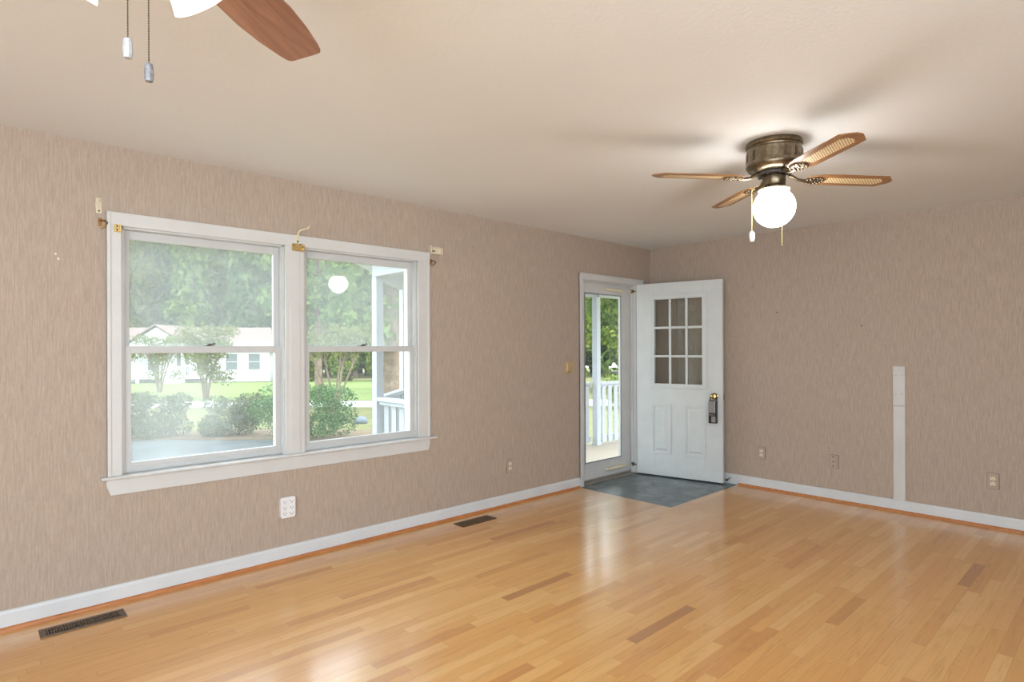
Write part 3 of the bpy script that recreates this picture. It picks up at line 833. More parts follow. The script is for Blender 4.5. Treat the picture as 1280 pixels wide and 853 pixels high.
socket(1.606, 2.008, 0.080, 0.048, 'stained brass curtain plate at the top of the middle casing', ((-0.026, 0.010), (0.004, -0.017), (0.016, 0.020), (0.030, 0.006)), 0.008)
# right: ivory channel bracket over a brass hook
b3 = plate_root('rod_bracket', on_left(2.700, 2.108), 'ivory channel-shaped curtain bracket above the right corner of the casing', 'curtain bracket')
bm = bmesh.new()
box(bm, -0.052, 0.060, -0.026, 0.026, 0, 0.003); box(bm, -0.052, 0.060, 0.022, 0.026, 0.003, 0.030); box(bm, -0.052, 0.060, -0.026, -0.022, 0.003, 0.030); box(bm, 0.056, 0.060, -0.022, 0.022, 0.003, 0.030); box(bm, -0.052, -0.046, -0.034, 0.034, 0.0, 0.034)
build('channel', bm, 'cream', b3, 0.001)
bx('slot', 'slot', -0.034, 0.004, -0.006, 0.002, 0.003, 0.0045, b3)
hook(on_left(2.664, 2.020), 'aged brass hook on the wallpaper below the ivory channel bracket')

# ------------------------------------------------------------------ floor registers
def register(x0, x1, y0, y1, label):
    cx, cy = (x0 + x1) / 2, (y0 + y1) / 2; hw, hd = (x1 - x0) / 2, (y1 - y0) / 2
    r = thing('floor_register', (cx, cy, 0), label, 'floor vent', 'brown metal floor registers')
    bm = bmesh.new()
    fx_, fy_ = 0.026, 0.020
    box(bm, -hw, hw, -hd, -hd + fy_, 0, 0.006); box(bm, -hw, hw, hd - fy_, hd, 0, 0.006)
    box(bm, -hw, -hw + fx_, -hd + fy_, hd - fy_, 0, 0.006); box(bm, hw - fx_, hw, -hd + fy_, hd - fy_, 0, 0.006)
    build('frame', bm, 'vent', r, 0.002)
    bx('duct_shadow', 'slot', -hw + fx_, hw - fx_, -hd + fy_, hd - fy_, 0.0002, 0.0008, r)['label'] = 'black sheet painted as the shade behind the louvres'  # thin black sheet stands in for the shade inside the duct
    n = 26
    for k in range(n):
        x = -hw + fx_ + (k + 0.5) * (2 * hw - 2 * fx_) / n
        bm = bmesh.new(); box(bm, -0.0012, 0.0012, -hd + fy_, hd - fy_, -0.004, 0.004, Matrix.Translation((x, 0, 0.0044)) @ Matrix.Rotation(math.radians(38), 4, 'Y'))
        build('louvre', bm, 'vent', r)
    bx('centre_bar', 'vent', -hw + fx_, hw - fx_, -0.0025, 0.0025, 0.0035, 0.0068, r)
    return r
register(0.278, 0.625, 3.533, 3.645, 'brown metal floor register below the left window, nearest the camera')
register(2.785, 3.123, 3.530, 3.650, 'brown metal floor register by the baseboard between window and door')

# ================================================================== ceiling fan by the door (antique brass, cane blades)
FC = (3.183, 1.356, H)
fan = thing('ceiling_fan', FC, 'antique brass flush ceiling fan with four cane-inset oak blades and a lit globe', 'ceiling fan')
bm = bmesh.new()
lathe(bm, [(0.0, 0.0), (0.138, 0.0), (0.141, -0.010), (0.141, -0.022), (0.134, -0.030), (0.133, -0.036), (0.137, -0.042), (0.137, -0.110), (0.140, -0.118), (0.139, -0.128), (0.132, -0.140), (0.116, -0.152), (0.098, -0.158), (0.0, -0.158)], 64)
for k in range(14):                          # raised panels round the drum
    a = 2 * PI * k / 14
    M_ = Matrix.Rotation(a, 4, 'Z') @ Matrix.Translation((0.136, 0, -0.076))
    box(bm, -0.002, 0.0035, -0.014, 0.014, -0.026, 0.026, M_)
    box(bm, 0.003, 0.006, -0.008, 0.008, -0.018, 0.018, M_)
smooth_build('housing', bm, 'antique', fan, 30)
bm = bmesh.new(); lathe(bm, [(0.0, -0.158), (0.088, -0.158), (0.090, -0.164), (0.084, -0.172), (0.0, -0.172)], 40)
for k in range(8):
    a = 2 * PI * k / 8; ball(bm, (0.078 * math.cos(a), 0.078 * math.sin(a), -0.172), 0.008, 8, 6)
smooth_build('motor_plate', bm, 'slot', fan)
bm = bmesh.new(); lathe(bm, [(0.0, -0.172), (0.056, -0.172), (0.058, -0.178), (0.057, -0.222), (0.052, -0.228), (0.058, -0.232), (0.062, -0.238), (0.0, -0.238)], 40); smooth_build('switch_housing', bm, 'antique', fan)
bm = bmesh.new()
lathe(bm, [(0.0, -0.236), (0.064, -0.236), (0.074, -0.243), (0.074, -0.248), (0.060, -0.262), (0.0, -0.262)], 40)
ft = smooth_build('globe_fitter', bm, 'antique', fan)
bm = bmesh.new()
for k in range(24):
    a = 2 * PI * k / 24; ball(bm, (0.0745 * math.cos(a), 0.0745 * math.sin(a), -0.250), 0.0058, 8, 6)
smooth_build('bead_ring', bm, 'cream', ft)['label'] = 'pale beads round the globe fitter'
bm = bmesh.new()
GR, GZC = 0.1055, -0.343
lathe(bm, [(GR * math.sin(t), GZC + GR * math.cos(t)) for t in np.linspace(0.64, PI, 26)], 48, cap=False)
bmesh.ops.remove_doubles(bm, verts=bm.verts, dist=1e-5)
gl = smooth_build('globe', bm, 'globe', fan, 80); gl['label'] = 'lit white opal glass globe'
# blades
PITCH = math.radians(7.0)
def fan_blade(parent, angle):
    b = bpy.data.objects.new('blade', blade_me); COL.objects.link(b); b.parent = parent
    return b
def outline(r0, r1, w0, w1, ch):
    return [(r0, -w0), (r0 + 0.06, -w1 * 0.92), (r0 + 0.12, -w1), (r1 - ch, -w1), (r1 - 0.012, -w1 + ch * 0.72), (r1, -w1 + ch * 0.72 + 0.014), (r1, w1 - ch * 0.72 - 0.014), (r1 - 0.012, w1 - ch * 0.72), (r1 - ch, w1), (r0 + 0.12, w1), (r0 + 0.06, w1 * 0.92), (r0, w0)]
PT = Matrix.Translation((0, 0, -0.188)) @ Matrix.Rotation(-PITCH, 4, 'X')
bm = bmesh.new(); prism(bm, outline(0.185, 0.668, 0.040, 0.0645, 0.05), -0.003, 0.003, PT)
blade = build('blade', bm, 'blade_oak', fan, 0.0015)
bm = bmesh.new()
cp = [(0.295, -0.030), (0.585, -0.036), (0.612, -0.016), (0.612, 0.016), (0.585, 0.036), (0.295, 0.030)]
prism(bm, cp, -0.0042, -0.0031, PT); prism(bm, cp, 0.0031, 0.0042, PT)
cn = build('cane_panel', bm, 'cane', blade); cn['label'] = 'pale woven cane panel let into the blade'
# blade iron: arm plus pierced oval medallion
bm = bmesh.new()
tube(bm, [(0.070, 0, -0.166), (0.105, 0, -0.176), (0.135, 0, -0.192), (0.170, 0, -0.198), (0.20, 0, -0.196)], [0.010, 0.009, 0.008, 0.009, 0.010], 10)
pl = [(0.225 + 0.052 * math.cos(t), 0.041 * math.sin(t) * (1 + 0.08 * math.cos(6 * t))) for t in np.linspace(0, 2 * PI, 40, endpoint=False)]
prism(bm, pl, -0.0085, -0.0032, PT)
for k in range(16):
    t = 2 * PI * k / 16
    v_ = ball(bm, (0.225 + 0.047 * math.cos(t), 0.036 * math.sin(t), -0.0095), 0.0068, 8, 6, (1, 1, 0.8)); bmesh.ops.transform(bm, matrix=PT, verts=v_)
for q in ((0.205, 0.012), (0.205, -0.012), (0.232, 0), (0.245, 0.012), (0.245, -0.012), (0.218, 0.0)):
    v_ = ball(bm, (q[0], q[1], -0.0095), 0.008, 8, 6, (1.3, 0.8, 0.6)); bmesh.ops.transform(bm, matrix=PT, verts=v_)
iron = smooth_build('blade_iron', bm, 'antique', fan)
A0 = math.radians(53)
for k in range(4):
    if k == 0: bb, ii = blade, iron
    else: bb, ii = copy_tree(blade, fan), copy_tree(iron, fan)
    bb.rotation_euler = (0, 0, A0 + k * PI / 2); ii.rotation_euler = (0, 0, A0 + k * PI / 2)
# pull chains behind the globe
def chain(parent, pts, r=0.0024, step=0.0068, mat='antique'):
    bm = bmesh.new(); pts = [Vector(p) for p in pts]; d = 0.0
    segs = [(a, b, (b - a).length) for a, b in zip(pts, pts[1:])]
    tot = sum(s[2] for s in segs); t = 0.0
    while t < tot:
        q = t
        for a, b, L in segs:
            if q <= L:
                bmesh.ops.create_icosphere(bm, subdivisions=1, radius=r, matrix=Matrix.Translation(a.lerp(b, q / L))); break
            q -= L
        t += step
    tube(bm, pts, r * 0.35, 5)
    return smooth_build('pull_chain', bm, mat, parent, 80)
cl = (RX * -0.090 + FX * 0.072, RY * -0.090 + FY * 0.072); cr_ = (RX * 0.078 + FX * 0.080, RY * 0.078 + FY * 0.080)
c1 = chain(fan, [(cl[0] * 0.45, cl[1] * 0.45, -0.205), (cl[0] * 0.9, cl[1] * 0.9, -0.222), (cl[0], cl[1], -0.24), (cl[0], cl[1], -0.455)], mat='brass')
bm = bmesh.new()
lathe(bm, [(0.0, -0.455), (0.008, -0.457), (0.014, -0.468), (0.0145, -0.496), (0.010, -0.512), (0.0, -0.514)], 16, Matrix.Translation((cl[0], cl[1], 0)))
f1 = smooth_build('chain_fob', bm, 'white_plastic', c1); f1['label'] = 'white pull-chain fob'
chain(fan, [(cr_[0] * 0.45, cr_[1] * 0.45, -0.205), (cr_[0] * 0.9, cr_[1] * 0.9, -0.222), (cr_[0], cr_[1], -0.24), (cr_[0], cr_[1], -0.535)], mat='brass')

# ================================================================== ceiling fan above the camera side (only its lower right shows)
NC = (0.217, 1.240, H)
nf = thing('ceiling_fan', NC, 'ceiling fan with red-brown blades and frosted glass shades, cut by the top edge', 'ceiling fan')
bm = bmesh.new(); lathe(bm, [(0.0, 0.0), (0.075, 0.0), (0.076, -0.02), (0.060, -0.045), (0.020, -0.055), (0.0, -0.055)], 32); smooth_build('canopy', bm, 'pewter', nf)
bm = bmesh.new(); tube(bm, [(0, 0, -0.05), (0, 0, -0.13)], 0.012, 14); smooth_build('downrod', bm, 'pewter', nf)
bm = bmesh.new(); lathe(bm, [(0.0, -0.12), (0.04, -0.122), (0.10, -0.14), (0.125, -0.165), (0.128, -0.20), (0.115, -0.232), (0.08, -0.246), (0.0, -0.246)], 48); smooth_build('motor_housing', bm, 'pewter', nf)
bm = bmesh.new(); lathe(bm, [(0.0, -0.246), (0.058, -0.246), (0.060, -0.262), (0.060, -0.300), (0.045, -0.318), (0.020, -0.328), (0.0, -0.330)], 32); smooth_build('switch_housing', bm, 'pewter', nf)
NP = Matrix.Translation((0, 0, -0.252)) @ Matrix.Rotation(math.radians(-11), 4, 'X')
half = [(0.165, 0.042), (0.24, 0.058), (0.34, 0.070), (0.44, 0.074), (0.53, 0.069), (0.61, 0.058), (0.638, 0.052), (0.648, 0.046), (0.651, 0.036)]
bm = bmesh.new(); prism(bm, [(r, -w_) for r, w_ in half] + [(r, w_) for r, w_ in half[::-1]], -0.003, 0.003, NP)
nb_ = build('blade', bm, 'blade_walnut', nf, 0.0015)
bm = bmesh.new(); box(bm, 0.09, 0.20, -0.016, 0.016, -0.010, -0.0032, NP); box(bm, 0.18, 0.24, -0.034, 0.034, -0.008, -0.0031, NP)
ni = build('blade_iron', bm, 'pewter', nf, 0.002)
for k in range(5):
    b_, i_ = (nb_, ni) if k == 0 else (copy_tree(nb_, nf), copy_tree(ni, nf))
    b_.rotation_euler = (0, 0, math.radians(38 + 72 * k)); i_.rotation_euler = (0, 0, math.radians(38 + 72 * k))
# light kit: three splayed frosted shades
TILT = math.radians(36)
shade0 = None
for k, a in enumerate((4, 124, 244)):
    if shade0 is None:
        prof = [(0.024, 0.0), (0.030, -0.012), (0.036, -0.035), (0.041, -0.065), (0.047, -0.090), (0.0535, -0.108), (0.0515, -0.108), (0.045, -0.090), (0.039, -0.065), (0.034, -0.035), (0.028, -0.012), (0.022, 0.0)]
        SM = Matrix.Translation((0.066, 0, -0.334)) @ Matrix.Rotation(-TILT, 4, 'Y')
        bm = bmesh.new(); lathe(bm, prof + [prof[0]], 40, SM, cap=False)
        shade0 = smooth_build('glass_shade', bm, 'shade', nf, 50)
        bm = bmesh.new(); v_ = ball(bm, (0, 0, -0.055), 0.022, 14, 10, (1, 1, 1.35)); bmesh.ops.transform(bm, matrix=SM, verts=v_)
        smooth_build('bulb', bm, 'bulb', shade0)
        bm = bmesh.new(); tube(bm, [(0.03, 0, -0.305), (0.050, 0, -0.315), (0.062, 0, -0.325), (0.067, 0, -0.334)], [0.010, 0.010, 0.014, 0.026], 16)
        arm0 = smooth_build('shade_arm', bm, 'pewter', nf)
        s_, a_ = shade0, arm0
    else:
        s_, a_ = copy_tree(shade0, nf), copy_tree(arm0, nf)
    s_.rotation_euler = (0, 0, math.radians(a)); a_.rotation_euler = (0, 0, math.radians(a))
for (px_, py_, ztop, zb, wd, lab) in ((0.222, 1.232, 1.902, 1.868, 0.0075, 'pale grey fob on the shorter chain'), (0.249, 1.206, 1.857, 1.826, 0.0075, 'dark grey fob on the longer chain')):
    lx_, ly_ = px_ - NC[0], py_ - NC[1]
    c_ = chain(nf, [(lx_, ly_, -0.318), (lx_, ly_, ztop - H)], 0.0016, 0.0046, 'dark_metal')
    bm = bmesh.new()
    zc = (ztop + zb) / 2 - H; hh = (ztop - zb) / 2
    prof = [(0.0, hh), (0.0062, hh), (0.0074, hh * 0.5), (0.0080, 0.0), (0.0075, -hh * 0.6), (0.0064, -hh), (0.0, -hh)]
    lathe(bm, prof, 8, Matrix.Translation((lx_, ly_, zc)))
    f_ = build('chain_fob', bm, 'fob_pale' if 'pale' in lab else 'fob_dark', c_); f_['label'] = lab

# ================================================================== porch
PZ = -0.08
PX0, PX1 = 3.25, 9.6
deck = [(PX0 - 0.08, YO + 0.002), (PX0 - 0.08, 5.60), (4.15, 6.60), (6.0, 6.60), (6.95, 5.65), (PX1, 5.65), (PX1, YO + 0.002)]
bm = bmesh.new(); prism(bm, deck, PZ - 0.12, PZ); struct(build('floor_porch', bm, 'deck'))
rim = [(PX0 - 0.3, YO + 0.002), (PX0 - 0.3, 5.72), (4.04, 6.86), (6.1, 6.86), (7.08, 5.90), (PX1, 5.90), (PX1, YO + 0.002)]
bm = bmesh.new(); prism(bm, rim, 2.30, 2.34); struct(build('ceiling_porch', bm, 'bead'))
bm = bmesh.new(); prism(bm, rim, 2.342, 2.50); struct(build('roof_porch', bm, 'shingle_dark'))
pp = [(PX0, 5.56), (4.18, 6.50), (5.96, 6.50), (6.90, 5.56), (9.50, 5.56)]
pa = [(PX0, YO + 0.06)] + pp
post_lab = {0: 'white square porch post at the near corner of the railing', 1: 'white square porch post at the far end of the slanting rail', 2: 'white square porch post at the outer right corner of the bay',
            3: 'white square porch post standing in front of the glass door', 4: 'white square porch post farthest to the right'}
prot = {0: 0, 1: 0, 2: 0, 3: 0, 4: 0}
post0 = None
for i, (x, y) in enumerate(pp):
    if post0 is None:
        post0 = thing('porch_post', (x, y, PZ), post_lab[0], 'post', 'white porch posts')
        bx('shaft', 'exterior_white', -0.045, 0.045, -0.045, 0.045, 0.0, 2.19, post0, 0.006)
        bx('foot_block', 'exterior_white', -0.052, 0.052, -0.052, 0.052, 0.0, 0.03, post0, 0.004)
        p_ = post0
    else:
        p_ = copy_tree(post0); p_.location = (x, y, PZ); p_['label'] = post_lab[i]
beam_i = 0
for a, b in zip(pa, pa[1:]):
    d = Vector((b[0] - a[0], b[1] - a[1], 0)); L = d.length; th = math.atan2(d.y, d.x)
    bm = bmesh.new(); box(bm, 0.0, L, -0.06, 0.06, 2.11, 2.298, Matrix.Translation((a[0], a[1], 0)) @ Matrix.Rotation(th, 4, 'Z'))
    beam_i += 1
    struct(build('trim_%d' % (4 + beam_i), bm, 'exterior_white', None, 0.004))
def railing(a, b, label, skip=0.055):
    d = Vector((b[0] - a[0], b[1] - a[1], 0)); L = d.length; th = math.atan2(d.y, d.x)
    r = thing('porch_railing', (a[0], a[1], PZ), label, 'railing', 'white porch railings', th)
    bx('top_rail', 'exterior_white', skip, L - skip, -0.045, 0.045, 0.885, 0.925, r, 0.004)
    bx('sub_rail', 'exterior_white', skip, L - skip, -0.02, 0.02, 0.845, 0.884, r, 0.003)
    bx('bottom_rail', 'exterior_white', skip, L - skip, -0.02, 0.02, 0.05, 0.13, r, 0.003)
    n = max(2, int(round((L - 2 * skip) / 0.15))); bal = None
    for k in range(n):
        x = skip + (k + 0.5) * (L - 2 * skip) / n
        if bal is None:
            bal = bx('baluster', 'exterior_white', -0.044, 0.044, -0.038, -0.0205, 0.03, 0.87, r, 0.003); q = bal
        else:
            q = copy_tree(bal, r)
        q.location = (x, 0, 0)
    return r
railing(pa[0], pa[1], 'white picket porch railing running out from the house wall by the window', 0.055)
railing(pa[1], pa[2], 'white picket porch railing slanting away behind the corner post', 0.085)
railing(pa[2], pa[3], 'white picket porch railing along the front of the bay')
railing(pa[3], pa[4], 'white picket porch railing slanting back towards the post before the door', 0.085)
railing(pa[4], pa[5], 'white picket porch railing to the right of the post before the door')

# ================================================================== yard
def gz(d): return -0.6 - 0.02 * max(0.0, d - 12.0)
def ground_patch(name, mat, d0, d1, s0, s1, lift, nd=8, wob=0.0, seed=1, label=None):
    """strip of ground between d0 and d1 ahead, s0 and s1 to the side, following the slope"""
    rg = random.Random(seed); bm = bmesh.new(); rows = []
    for i in range(nd + 1):
        d = d0 + (d1 - d0) * i / nd
        row = []
        for j in range(7):
            s = s0 + (s1 - s0) * j / 6
            w1_ = rg.uniform(-wob, wob) if i in (0, nd) else 0
            w2_ = rg.uniform(-wob, wob) if j in (0, 6) else 0
            p = floor_pt(d + w1_, s + w2_); p.z = gz(d + w1_) + lift
            row.append(bm.verts.new(p))
        rows.append(row)
    for a, b in zip(rows, rows[1:]):
        for j in range(6): bm.faces.new((a[j], a[j + 1], b[j + 1], b[j]))
    r = bmesh.ops.extrude_face_region(bm, geom=bm.faces[:])
    bmesh.ops.translate(bm, vec=(0, 0, -max(0.02, lift + 0.01)), verts=[v for v in r['geom'] if isinstance(v, bmesh.types.BMVert)])
    return struct(build(name, bm, mat))
def ground():
    bm = bmesh.new(); rows = []
    for d in (-4, 4, 8, 12, 24, 40, 60, 90, 140):
        rows.append([])
        for s in (-110, -60, -30, -12, 0, 20, 50, 100):
            p = floor_pt(d, s); p.z = gz(d) if True else 0
            rows[-1].append(bm.verts.new(p))
    for a, b in zip(rows, rows[1:]):
        for j in range(7): bm.faces.new((a[j], a[j + 1], b[j + 1], b[j]))
    return struct(build('ground', bm, 'lawn'))
ground()
ground_patch('ground_far_lawn', 'lawn_far', 25.6, 52, -40, 3, 0.02, 8, 0.6, 2)
ground_patch('ground_road', 'road', 22.0, 25.2, -45, 30, 0.03, 2, 0.0, 3)
ground_patch('ground_gravel', 'gravel', 6.0, 13.8, -13, -4.4, 0.02, 6, 0.35, 4)
ground_patch('ground_mulch', 'mulch', 12.6, 14.6, -9.5, -2.6, 0.035, 4, 0.3, 5)

# ------------------------------------------------------------------ plants
def quad_mesh(name, C, size, rng, flat=0.3):
    n = len(C)
    N = rng.normal(size=(n, 3)); N[:, 2] = N[:, 2] * 0.7 + flat; N /= np.linalg.norm(N, axis=1)[:, None]
    A = np.cross(N, rng.normal(size=(n, 3))); A /= np.linalg.norm(A, axis=1)[:, None]
    B = np.cross(N, A)
    s = size * rng.uniform(0.6, 1.3, size=(n, 1))
    V = np.stack([C - A * s, C - B * s * 0.55, C + A * s, C + B * s * 0.55], 1).reshape(-1, 3)
    me = bpy.data.meshes.new(name)
    me.vertices.add(4 * n); me.vertices.foreach_set('co', V.astype(np.float32).ravel())
    me.loops.add(4 * n); me.loops.foreach_set('vertex_index', np.arange(4 * n, dtype=np.int32))
    me.polygons.add(n); me.polygons.foreach_set('loop_start', np.arange(0, 4 * n, 4, dtype=np.int32))
    me.update(); me.validate()
    return me
def cloud(lobes, n, rng, shell=0.55):
    """points in the outer part of ellipsoid lobes (x,y,z,rx,ry,rz)"""
    L = np.array(lobes, float); wgt = (L[:, 3] * L[:, 4] * L[:, 5]) ** (2 / 3); wgt /= wgt.sum()
    k = rng.choice(len(L), n, p=wgt)
    D = rng.normal(size=(n, 3)); D /= np.linalg.norm(D, axis=1)[:, None]
    r = shell + (1 - shell) * rng.uniform(size=(n, 1)) ** 0.6
    return L[k, :3] + D * r * L[k, 3:]
def lobes_for(h, r, z0, rng, n=24):
    out = [(0, 0, (h + z0) / 2, r * 0.75, r * 0.75, (h - z0) / 2)]
    for i in range(n):
        t = rng.uniform(0.05, 0.95); a = rng.uniform(0, 2 * PI); z = z0 + (h - z0) * t
        rad = r * 0.72 * math.sin(PI * min(0.95, 0.25 + t * 0.7))
        q = r * rng.uniform(0.28, 0.5)
        out.append((rad * math.cos(a), rad * math.sin(a), z, q, q, q * 0.8))
    return out
def trunk_bm(h, r, lean=0.0, rng=None, branches=0, spread=1.2, z1=None):
    bm = bmesh.new()
    tube(bm, [(0, 0, -0.25), (0, 0, 0.1), (lean * 0.3, 0, h * 0.3), (lean * 0.7, lean * 0.2, h * 0.65), (lean, lean * 0.3, h)], [r * 1.3, r * 1.1, r * 0.95, r * 0.75, r * 0.35], 10)
    for i in range(branches):
        a = 2 * PI * i / branches + (rng.uniform(-0.3, 0.3) if rng is not None else 0); t = 0.35 + 0.5 * i / max(1, branches)
        p0 = Vector((lean * t, lean * 0.2 * t, h * t)); L = spread * (1.1 - 0.5 * t)
        p1 = p0 + Vector((math.cos(a) * L * 0.5, math.sin(a) * L * 0.5, h * 0.14)); p2 = p0 + Vector((math.cos(a) * L, math.sin(a) * L, h * 0.24))
        tube(bm, [p0, p1, p2], [r * 0.4, r * 0.28, r * 0.10], 6)
    return bm
def tree(name, d, s, label, cat, h, r, z0, leaf, n, size, seed, group=None, tr=0.22, shell=0.55, branches=5, lobes=None, mat_trunk='bark', lean=0.0, spread=None):
    rng = np.random.default_rng(seed)
    p = floor_pt(d, s, gz(d))
    o = thing(name, p, label, cat, group, rz=float(rng.uniform(0, 6.28)) if lobes is None else 0.0)
    smooth_build('trunk', trunk_bm(h * 0.85, tr, lean, rng, branches, spread or r * 0.7), mat_trunk, o)
    lb_ = lobes if lobes is not None else lobes_for(h, r, z0, rng)
    link('crown', quad_mesh('crown', cloud(lb_, n, rng, shell), size, rng), leaf, o)
    return o

# forest behind the white house: three kinds, each tree its own object
FG = 'forest trees beyond the yard'
kinds = [tree('forest_tree', 60, -40, 'tall dense dark green forest tree behind the white house', 'tree', 17, 2.2, 0.3, 'leaf_dark', 8500, 0.42, 11, FG, 0.3),
         tree('forest_tree', 62, -35, 'tall mid-green forest tree behind the white house', 'tree', 18.5, 2.2, 0.3, 'leaf_mid', 8500, 0.44, 12, FG, 0.3),
         tree('forest_tree', 64, -30, 'tall pale yellow-green forest tree behind the white house', 'tree', 16, 2.2, 0.3, 'leaf_sparse', 8500, 0.42, 13, FG, 0.3)]
rg = random.Random(7); i = 0
for row, (d0, st) in enumerate(((60.5, 5.6), (66.1, 5.6), (71.7, 5.6), (77.3, 5.6), (83.0, 5.6), (88.6, 5.6))):
    s = -58.0 + (2.83, 4.0, 1.26, 1.29, 3.19, 4.88)[row]
    while s < 29:
        if i < 3: o = kinds[i]
        else: o = copy_tree(kinds[(0, 1, 0, 2, 1, 0, 1)[i % 7]])
        d = d0 + rg.uniform(-0.1, 0.1)
        o.location = floor_pt(d, s + rg.uniform(-0.05, 0.05), gz(d)); o.rotation_euler = (0, 0, rg.uniform(0, 6.28)); sc = rg.uniform(0.92, 0.99)
        o.scale = (sc, sc, sc * 1.22); i += 1; s += st

# nearer trees seen past the porch and through the glass door
tree('leafy_tree', 30, 2.5, 'bright yellow-green tree beyond the porch left of the door post', 'tree', 12, 1.7, 0.2, 'leaf_bright', 5200, 0.16, 21)
tree('leafy_tree', 31, 6.3, 'dense bright green tree beyond the porch right of the door post', 'tree', 12.5, 1.8, 0.2, 'leaf_bright', 5200, 0.16, 22)
tree('leafy_tree', 34, -1.5, 'broad green tree standing in the yard beyond the porch', 'tree', 13, 3.2, 1.0, 'leaf_mid', 4600, 0.22, 23)
tree('leafy_tree', 36, 8.2, 'tall green tree at the far right of the yard', 'tree', 13, 3.4, 0.2, 'leaf_mid', 4600, 0.22, 26)
tree('leafy_tree', 21.0, -4.25, 'thick-trunked tree rising behind the near porch post', 'tree', 11, 2.2, 2.0, 'leaf_mid', 4600, 0.17, 24, None, 0.27, branches=4)
tree('leafy_tree', 24.5, -8.0, 'slim brown-trunked tree at the edge of the right window', 'tree', 10, 2.2, 3.2, 'leaf_mid', 3600, 0.18, 25, None, 0.14, branches=4)
# crape myrtle with several bare stems
def myrtle(d, s, label, seed, h=2.7, n=1500, low=0):
    rng = np.random.default_rng(seed)
    o = thing('crape_myrtle', floor_pt(d, s, gz(d)), label, 'small tree')
    lbs = []
    for k in range(6):
        a = 2 * PI * k / 6 + rng.uniform(-0.3, 0.3); e = rng.uniform(0.7, 1.25)
        bm = bmesh.new()
        q = [(0.06 * math.cos(a), 0.06 * math.sin(a), -0.15), (0.2 * e * math.cos(a), 0.2 * e * math.sin(a), h * 0.25), (0.55 * e * math.cos(a + 0.2), 0.55 * e * math.sin(a + 0.2), h * 0.6), (1.0 * e * math.cos(a + 0.1), 1.0 * e * math.sin(a + 0.1), h * 0.92)]
        tube(bm, q, [0.045, 0.035, 0.024, 0.008], 7)
        for j in range(3):
            b0 = Vector(q[2]).lerp(Vector(q[1 + j % 2 + 1]), 0.4 * j); b1 = b0 + Vector((rng.uniform(-0.5, 0.5), rng.uniform(-0.5, 0.5), rng.uniform(0.3, 0.7)))
            tube(bm, [b0, b1], [0.014, 0.005], 5); lbs.append((b1.x, b1.y, b1.z, 0.36, 0.36, 0.24))
        smooth_build('stem', bm, 'bark', o)
        lbs.append((q[3][0], q[3][1], q[3][2], 0.5, 0.5, 0.35))
    for k in range(low):
        a = rng.uniform(0, 2 * PI); r_ = rng.uniform(0.3, 1.5); lbs.append((r_ * math.cos(a), r_ * math.sin(a), h * rng.uniform(0.3, 0.85), 0.55, 0.55, 0.4))
    link('crown', quad_mesh('crown', cloud(lbs, n, rng, 0.1), 0.065, rng), 'leaf_sparse', o)
    return o
myrtle(17.5, -5.25, 'multi-stemmed crape myrtle with sparse yellow-green leaves in the right window', 31)
myrtle(27.5, -14.2, 'sparse young tree with pale leaves standing before the white house porch', 32, 3.4, 4600, 18)
myrtle(33.0, -19.6, 'thin leafy tree before the gable end of the white house', 33, 3.2, 2600, 8)
for k, (d, s) in enumerate(((50, -17.3), (49.4, -14.2), (50.2, -11.1), (49.6, -8.0), (50, -4.9))):
    if k == 0: yb = tree('yard_bush', d, s, 'leafy green bush along the far edge of the lawn', 'bush', 3.6, 1.2, 0.0, 'leaf_bright', 3600, 0.16, 51, 'bushes along the far lawn', 0.06, 0.5, 3)
    else:
        b_ = copy_tree(yb); b_.location = floor_pt(d, s, gz(d)); b_.rotation_euler = (0, 0, 1.3 * k)
# shrubs under the windows
def shrub(d, s, label, w_, h, leaf, seed, n=7500, size=0.026, group=None, dy=0.8):
    rng = np.random.default_rng(seed)
    o = thing('round_shrub', floor_pt(d, s, gz(d)), label, 'shrub', group)
    lbs = [(0, 0, h * 0.45, w_ * 0.42, w_ * 0.42 * dy, h * 0.5)]
    for k in range(14):
        a = rng.uniform(0, 2 * PI); t = rng.uniform(0.2, 0.85)
        lbs.append((w_ * 0.33 * math.cos(a), w_ * 0.33 * dy * math.sin(a), h * t, w_ * 0.2, w_ * 0.2, h * 0.2))
    link('foliage', quad_mesh('foliage', cloud(lbs, n, rng, 0.6), size, rng, 0.2), leaf, o)
    bm = bmesh.new()
    for k in range(5):
        a = 2 * PI * k / 5; tube(bm, [(0.03 * math.cos(a), 0.03 * math.sin(a), -0.1), (w_ * 0.18 * math.cos(a), w_ * 0.18 * math.sin(a), h * 0.6)], [0.025, 0.01], 6)
    smooth_build('stems', bm, 'bark', o)
    return o
shrub(12.9, -4.55, 'rounded deep green shrub spanning both window panes', 2.3, 1.25, 'leaf_shrub', 41, 10500)
shrub(13.6, -6.35, 'low grey-green shrub behind the misted glass', 1.5, 0.95, 'leaf_grey', 42)
shrub(13.2, -7.9, 'grey-green shrub at the gravel edge in the left window', 1.4, 1.05, 'leaf_grey', 43)
shrub(21.0, 4.0, 'yellow-green bush beyond the railing seen through the door', 1.7, 1.2, 'leaf_bright', 44, 2600, 0.06)
bm = bmesh.new(); bmesh.ops.create_icosphere(bm, subdivisions=3, radius=0.15)
rng = np.random.default_rng(5)
for v in bm.verts: v.co = Vector((v.co.x * 1.3, v.co.y, v.co.z * 0.8)) * (1 + 0.12 * math.sin(16 * v.co.x + 7 * v.co.z) + 0.06 * math.cos(22 * v.co.y))
st = build('garden_rock', bm, 'stone', smooth=60); st.location = floor_pt(16.2, -4.15, gz(16.2) + 0.07)
tag(st, 'blue-grey rock lying on the dry lawn beside the round shrub', 'rock')

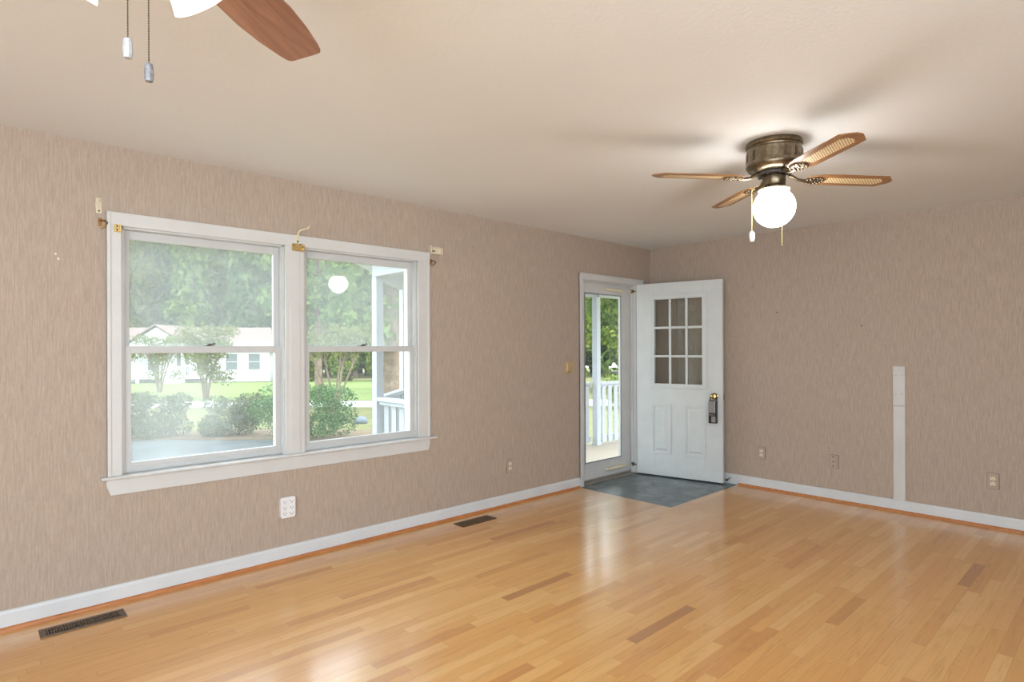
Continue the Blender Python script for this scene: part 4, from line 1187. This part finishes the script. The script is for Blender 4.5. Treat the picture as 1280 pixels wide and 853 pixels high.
# ------------------------------------------------------------------ white house across the yard
HD = 47.0
hp = floor_pt(HD, -28.2, gz(HD))
hr = math.atan2(RY, RX) + math.radians(6)
hs = thing('white_house', hp, 'white single-storey house with pinkish roof and front gable across the lawn', 'house', rz=hr)
# local: x to the right, y away from the viewer
def hbox(nm, mat, *q, bev=0.0, parent=hs): return bx(nm, mat, *q, parent=parent, bevel=bev)
hbox('wall', 'house_white', -6.5, 8.2, 1.6, 9.0, 0.0, 2.85)
bm = bmesh.new()                              # hipped main roof
e = [(-7.0, 1.1, 2.8), (8.7, 1.1, 2.8), (8.7, 9.5, 2.8), (-7.0, 9.5, 2.8)]; rd = [(-6.6, 5.3, 4.62), (7.2, 5.3, 4.62)]
v = [bm.verts.new(p) for p in e + rd]
for f in ((0, 1, 5, 4), (2, 3, 4, 5), (1, 2, 5), (3, 0, 4), (3, 2, 1, 0)): bm.faces.new([v[k] for k in f])
build('roof', bm, 'roof', hs)
bm = bmesh.new()                              # front gable with porch below
v = [bm.verts.new(p) for p in ((-2.7, 0, 2.72), (2.7, 0, 2.72), (0, 0, 4.45), (-2.7, 5.0, 2.72), (2.7, 5.0, 2.72), (0, 5.0, 4.45))]
for f in ((0, 1, 2), (5, 4, 3), (0, 2, 5, 3), (2, 1, 4, 5), (1, 0, 3, 4)): bm.faces.new([v[k] for k in f])
build('gable', bm, 'house_white', hs)
bm = bmesh.new()
for sg in (-1, 1):
    a = [(sg * 3.0, -0.25, 2.62), (0, -0.25, 4.60), (0, 5.0, 4.60), (sg * 3.0, 5.0, 2.62)]
    lo_ = [bm.verts.new(p) for p in a]; hi_ = [bm.verts.new((p[0], p[1], p[2] + 0.10)) for p in a]
    bm.faces.new(lo_); bm.faces.new(hi_[::-1])
    for k in range(4): bm.faces.new((lo_[k], lo_[(k + 1) % 4], hi_[(k + 1) % 4], hi_[k]))
build('gable_roof', bm, 'roof', hs)
hbox('porch_beam', 'house_white', -2.8, 4.2, -0.05, 0.2, 2.5, 2.72)
hbox('porch_deck', 'house_white', -2.8, 4.2, 0.0, 1.6, 0.35, 0.55)
for x in (-2.65, -1.4, 2.0, 4.0):
    hbox('column', 'house_white', x - 0.12, x + 0.12, -0.02, 0.2, 0.0, 2.6)
for a, b in ((-2.6, -1.5), (2.1, 3.95)):
    bm = bmesh.new(); box(bm, a, b, 0.04, 0.12, 1.35, 1.45); box(bm, a, b, 0.05, 0.11, 0.62, 0.70)
    n = int((b - a) / 0.16)
    for k in range(n): x = a + 0.08 + k * (b - a) / n; box(bm, x - 0.025, x + 0.025, 0.06, 0.10, 0.66, 1.4)
    build('porch_railing', bm, 'house_white', hs)
bm = bmesh.new()
for k in range(4): box(bm, 1.0, 1.9, -0.30 * (4 - k), 0.0, 0.0, 0.11 * (k + 1) + 0.02)
box(bm, 0.98, 1.04, -1.2, 0.1, 0.0, 1.35); box(bm, 1.86, 1.92, -1.2, 0.1, 0.0, 1.35)
build('steps', bm, 'house_white', hs)
for x in (-0.9, 3.0, 5.2, 7.0, -4.6):
    f_ = hbox('window', 'window_dark', x - 0.45, x + 0.45, 1.56, 1.62, 1.0, 2.3)
    bm = bmesh.new(); box(bm, x - 0.5, x + 0.5, 1.53, 1.565, 2.3, 2.38); box(bm, x - 0.5, x + 0.5, 1.53, 1.565, 0.93, 1.0); box(bm, x - 0.5, x - 0.45, 1.53, 1.565, 1.0, 2.3); box(bm, x + 0.45, x + 0.5, 1.53, 1.565, 1.0, 2.3); box(bm, x - 0.45, x + 0.45, 1.53, 1.565, 1.62, 1.67)
    build('window_frame', bm, 'house_white', f_)
hbox('front_door', 'window_dark', 0.9, 1.8, 1.56, 1.62, 0.55, 2.5)
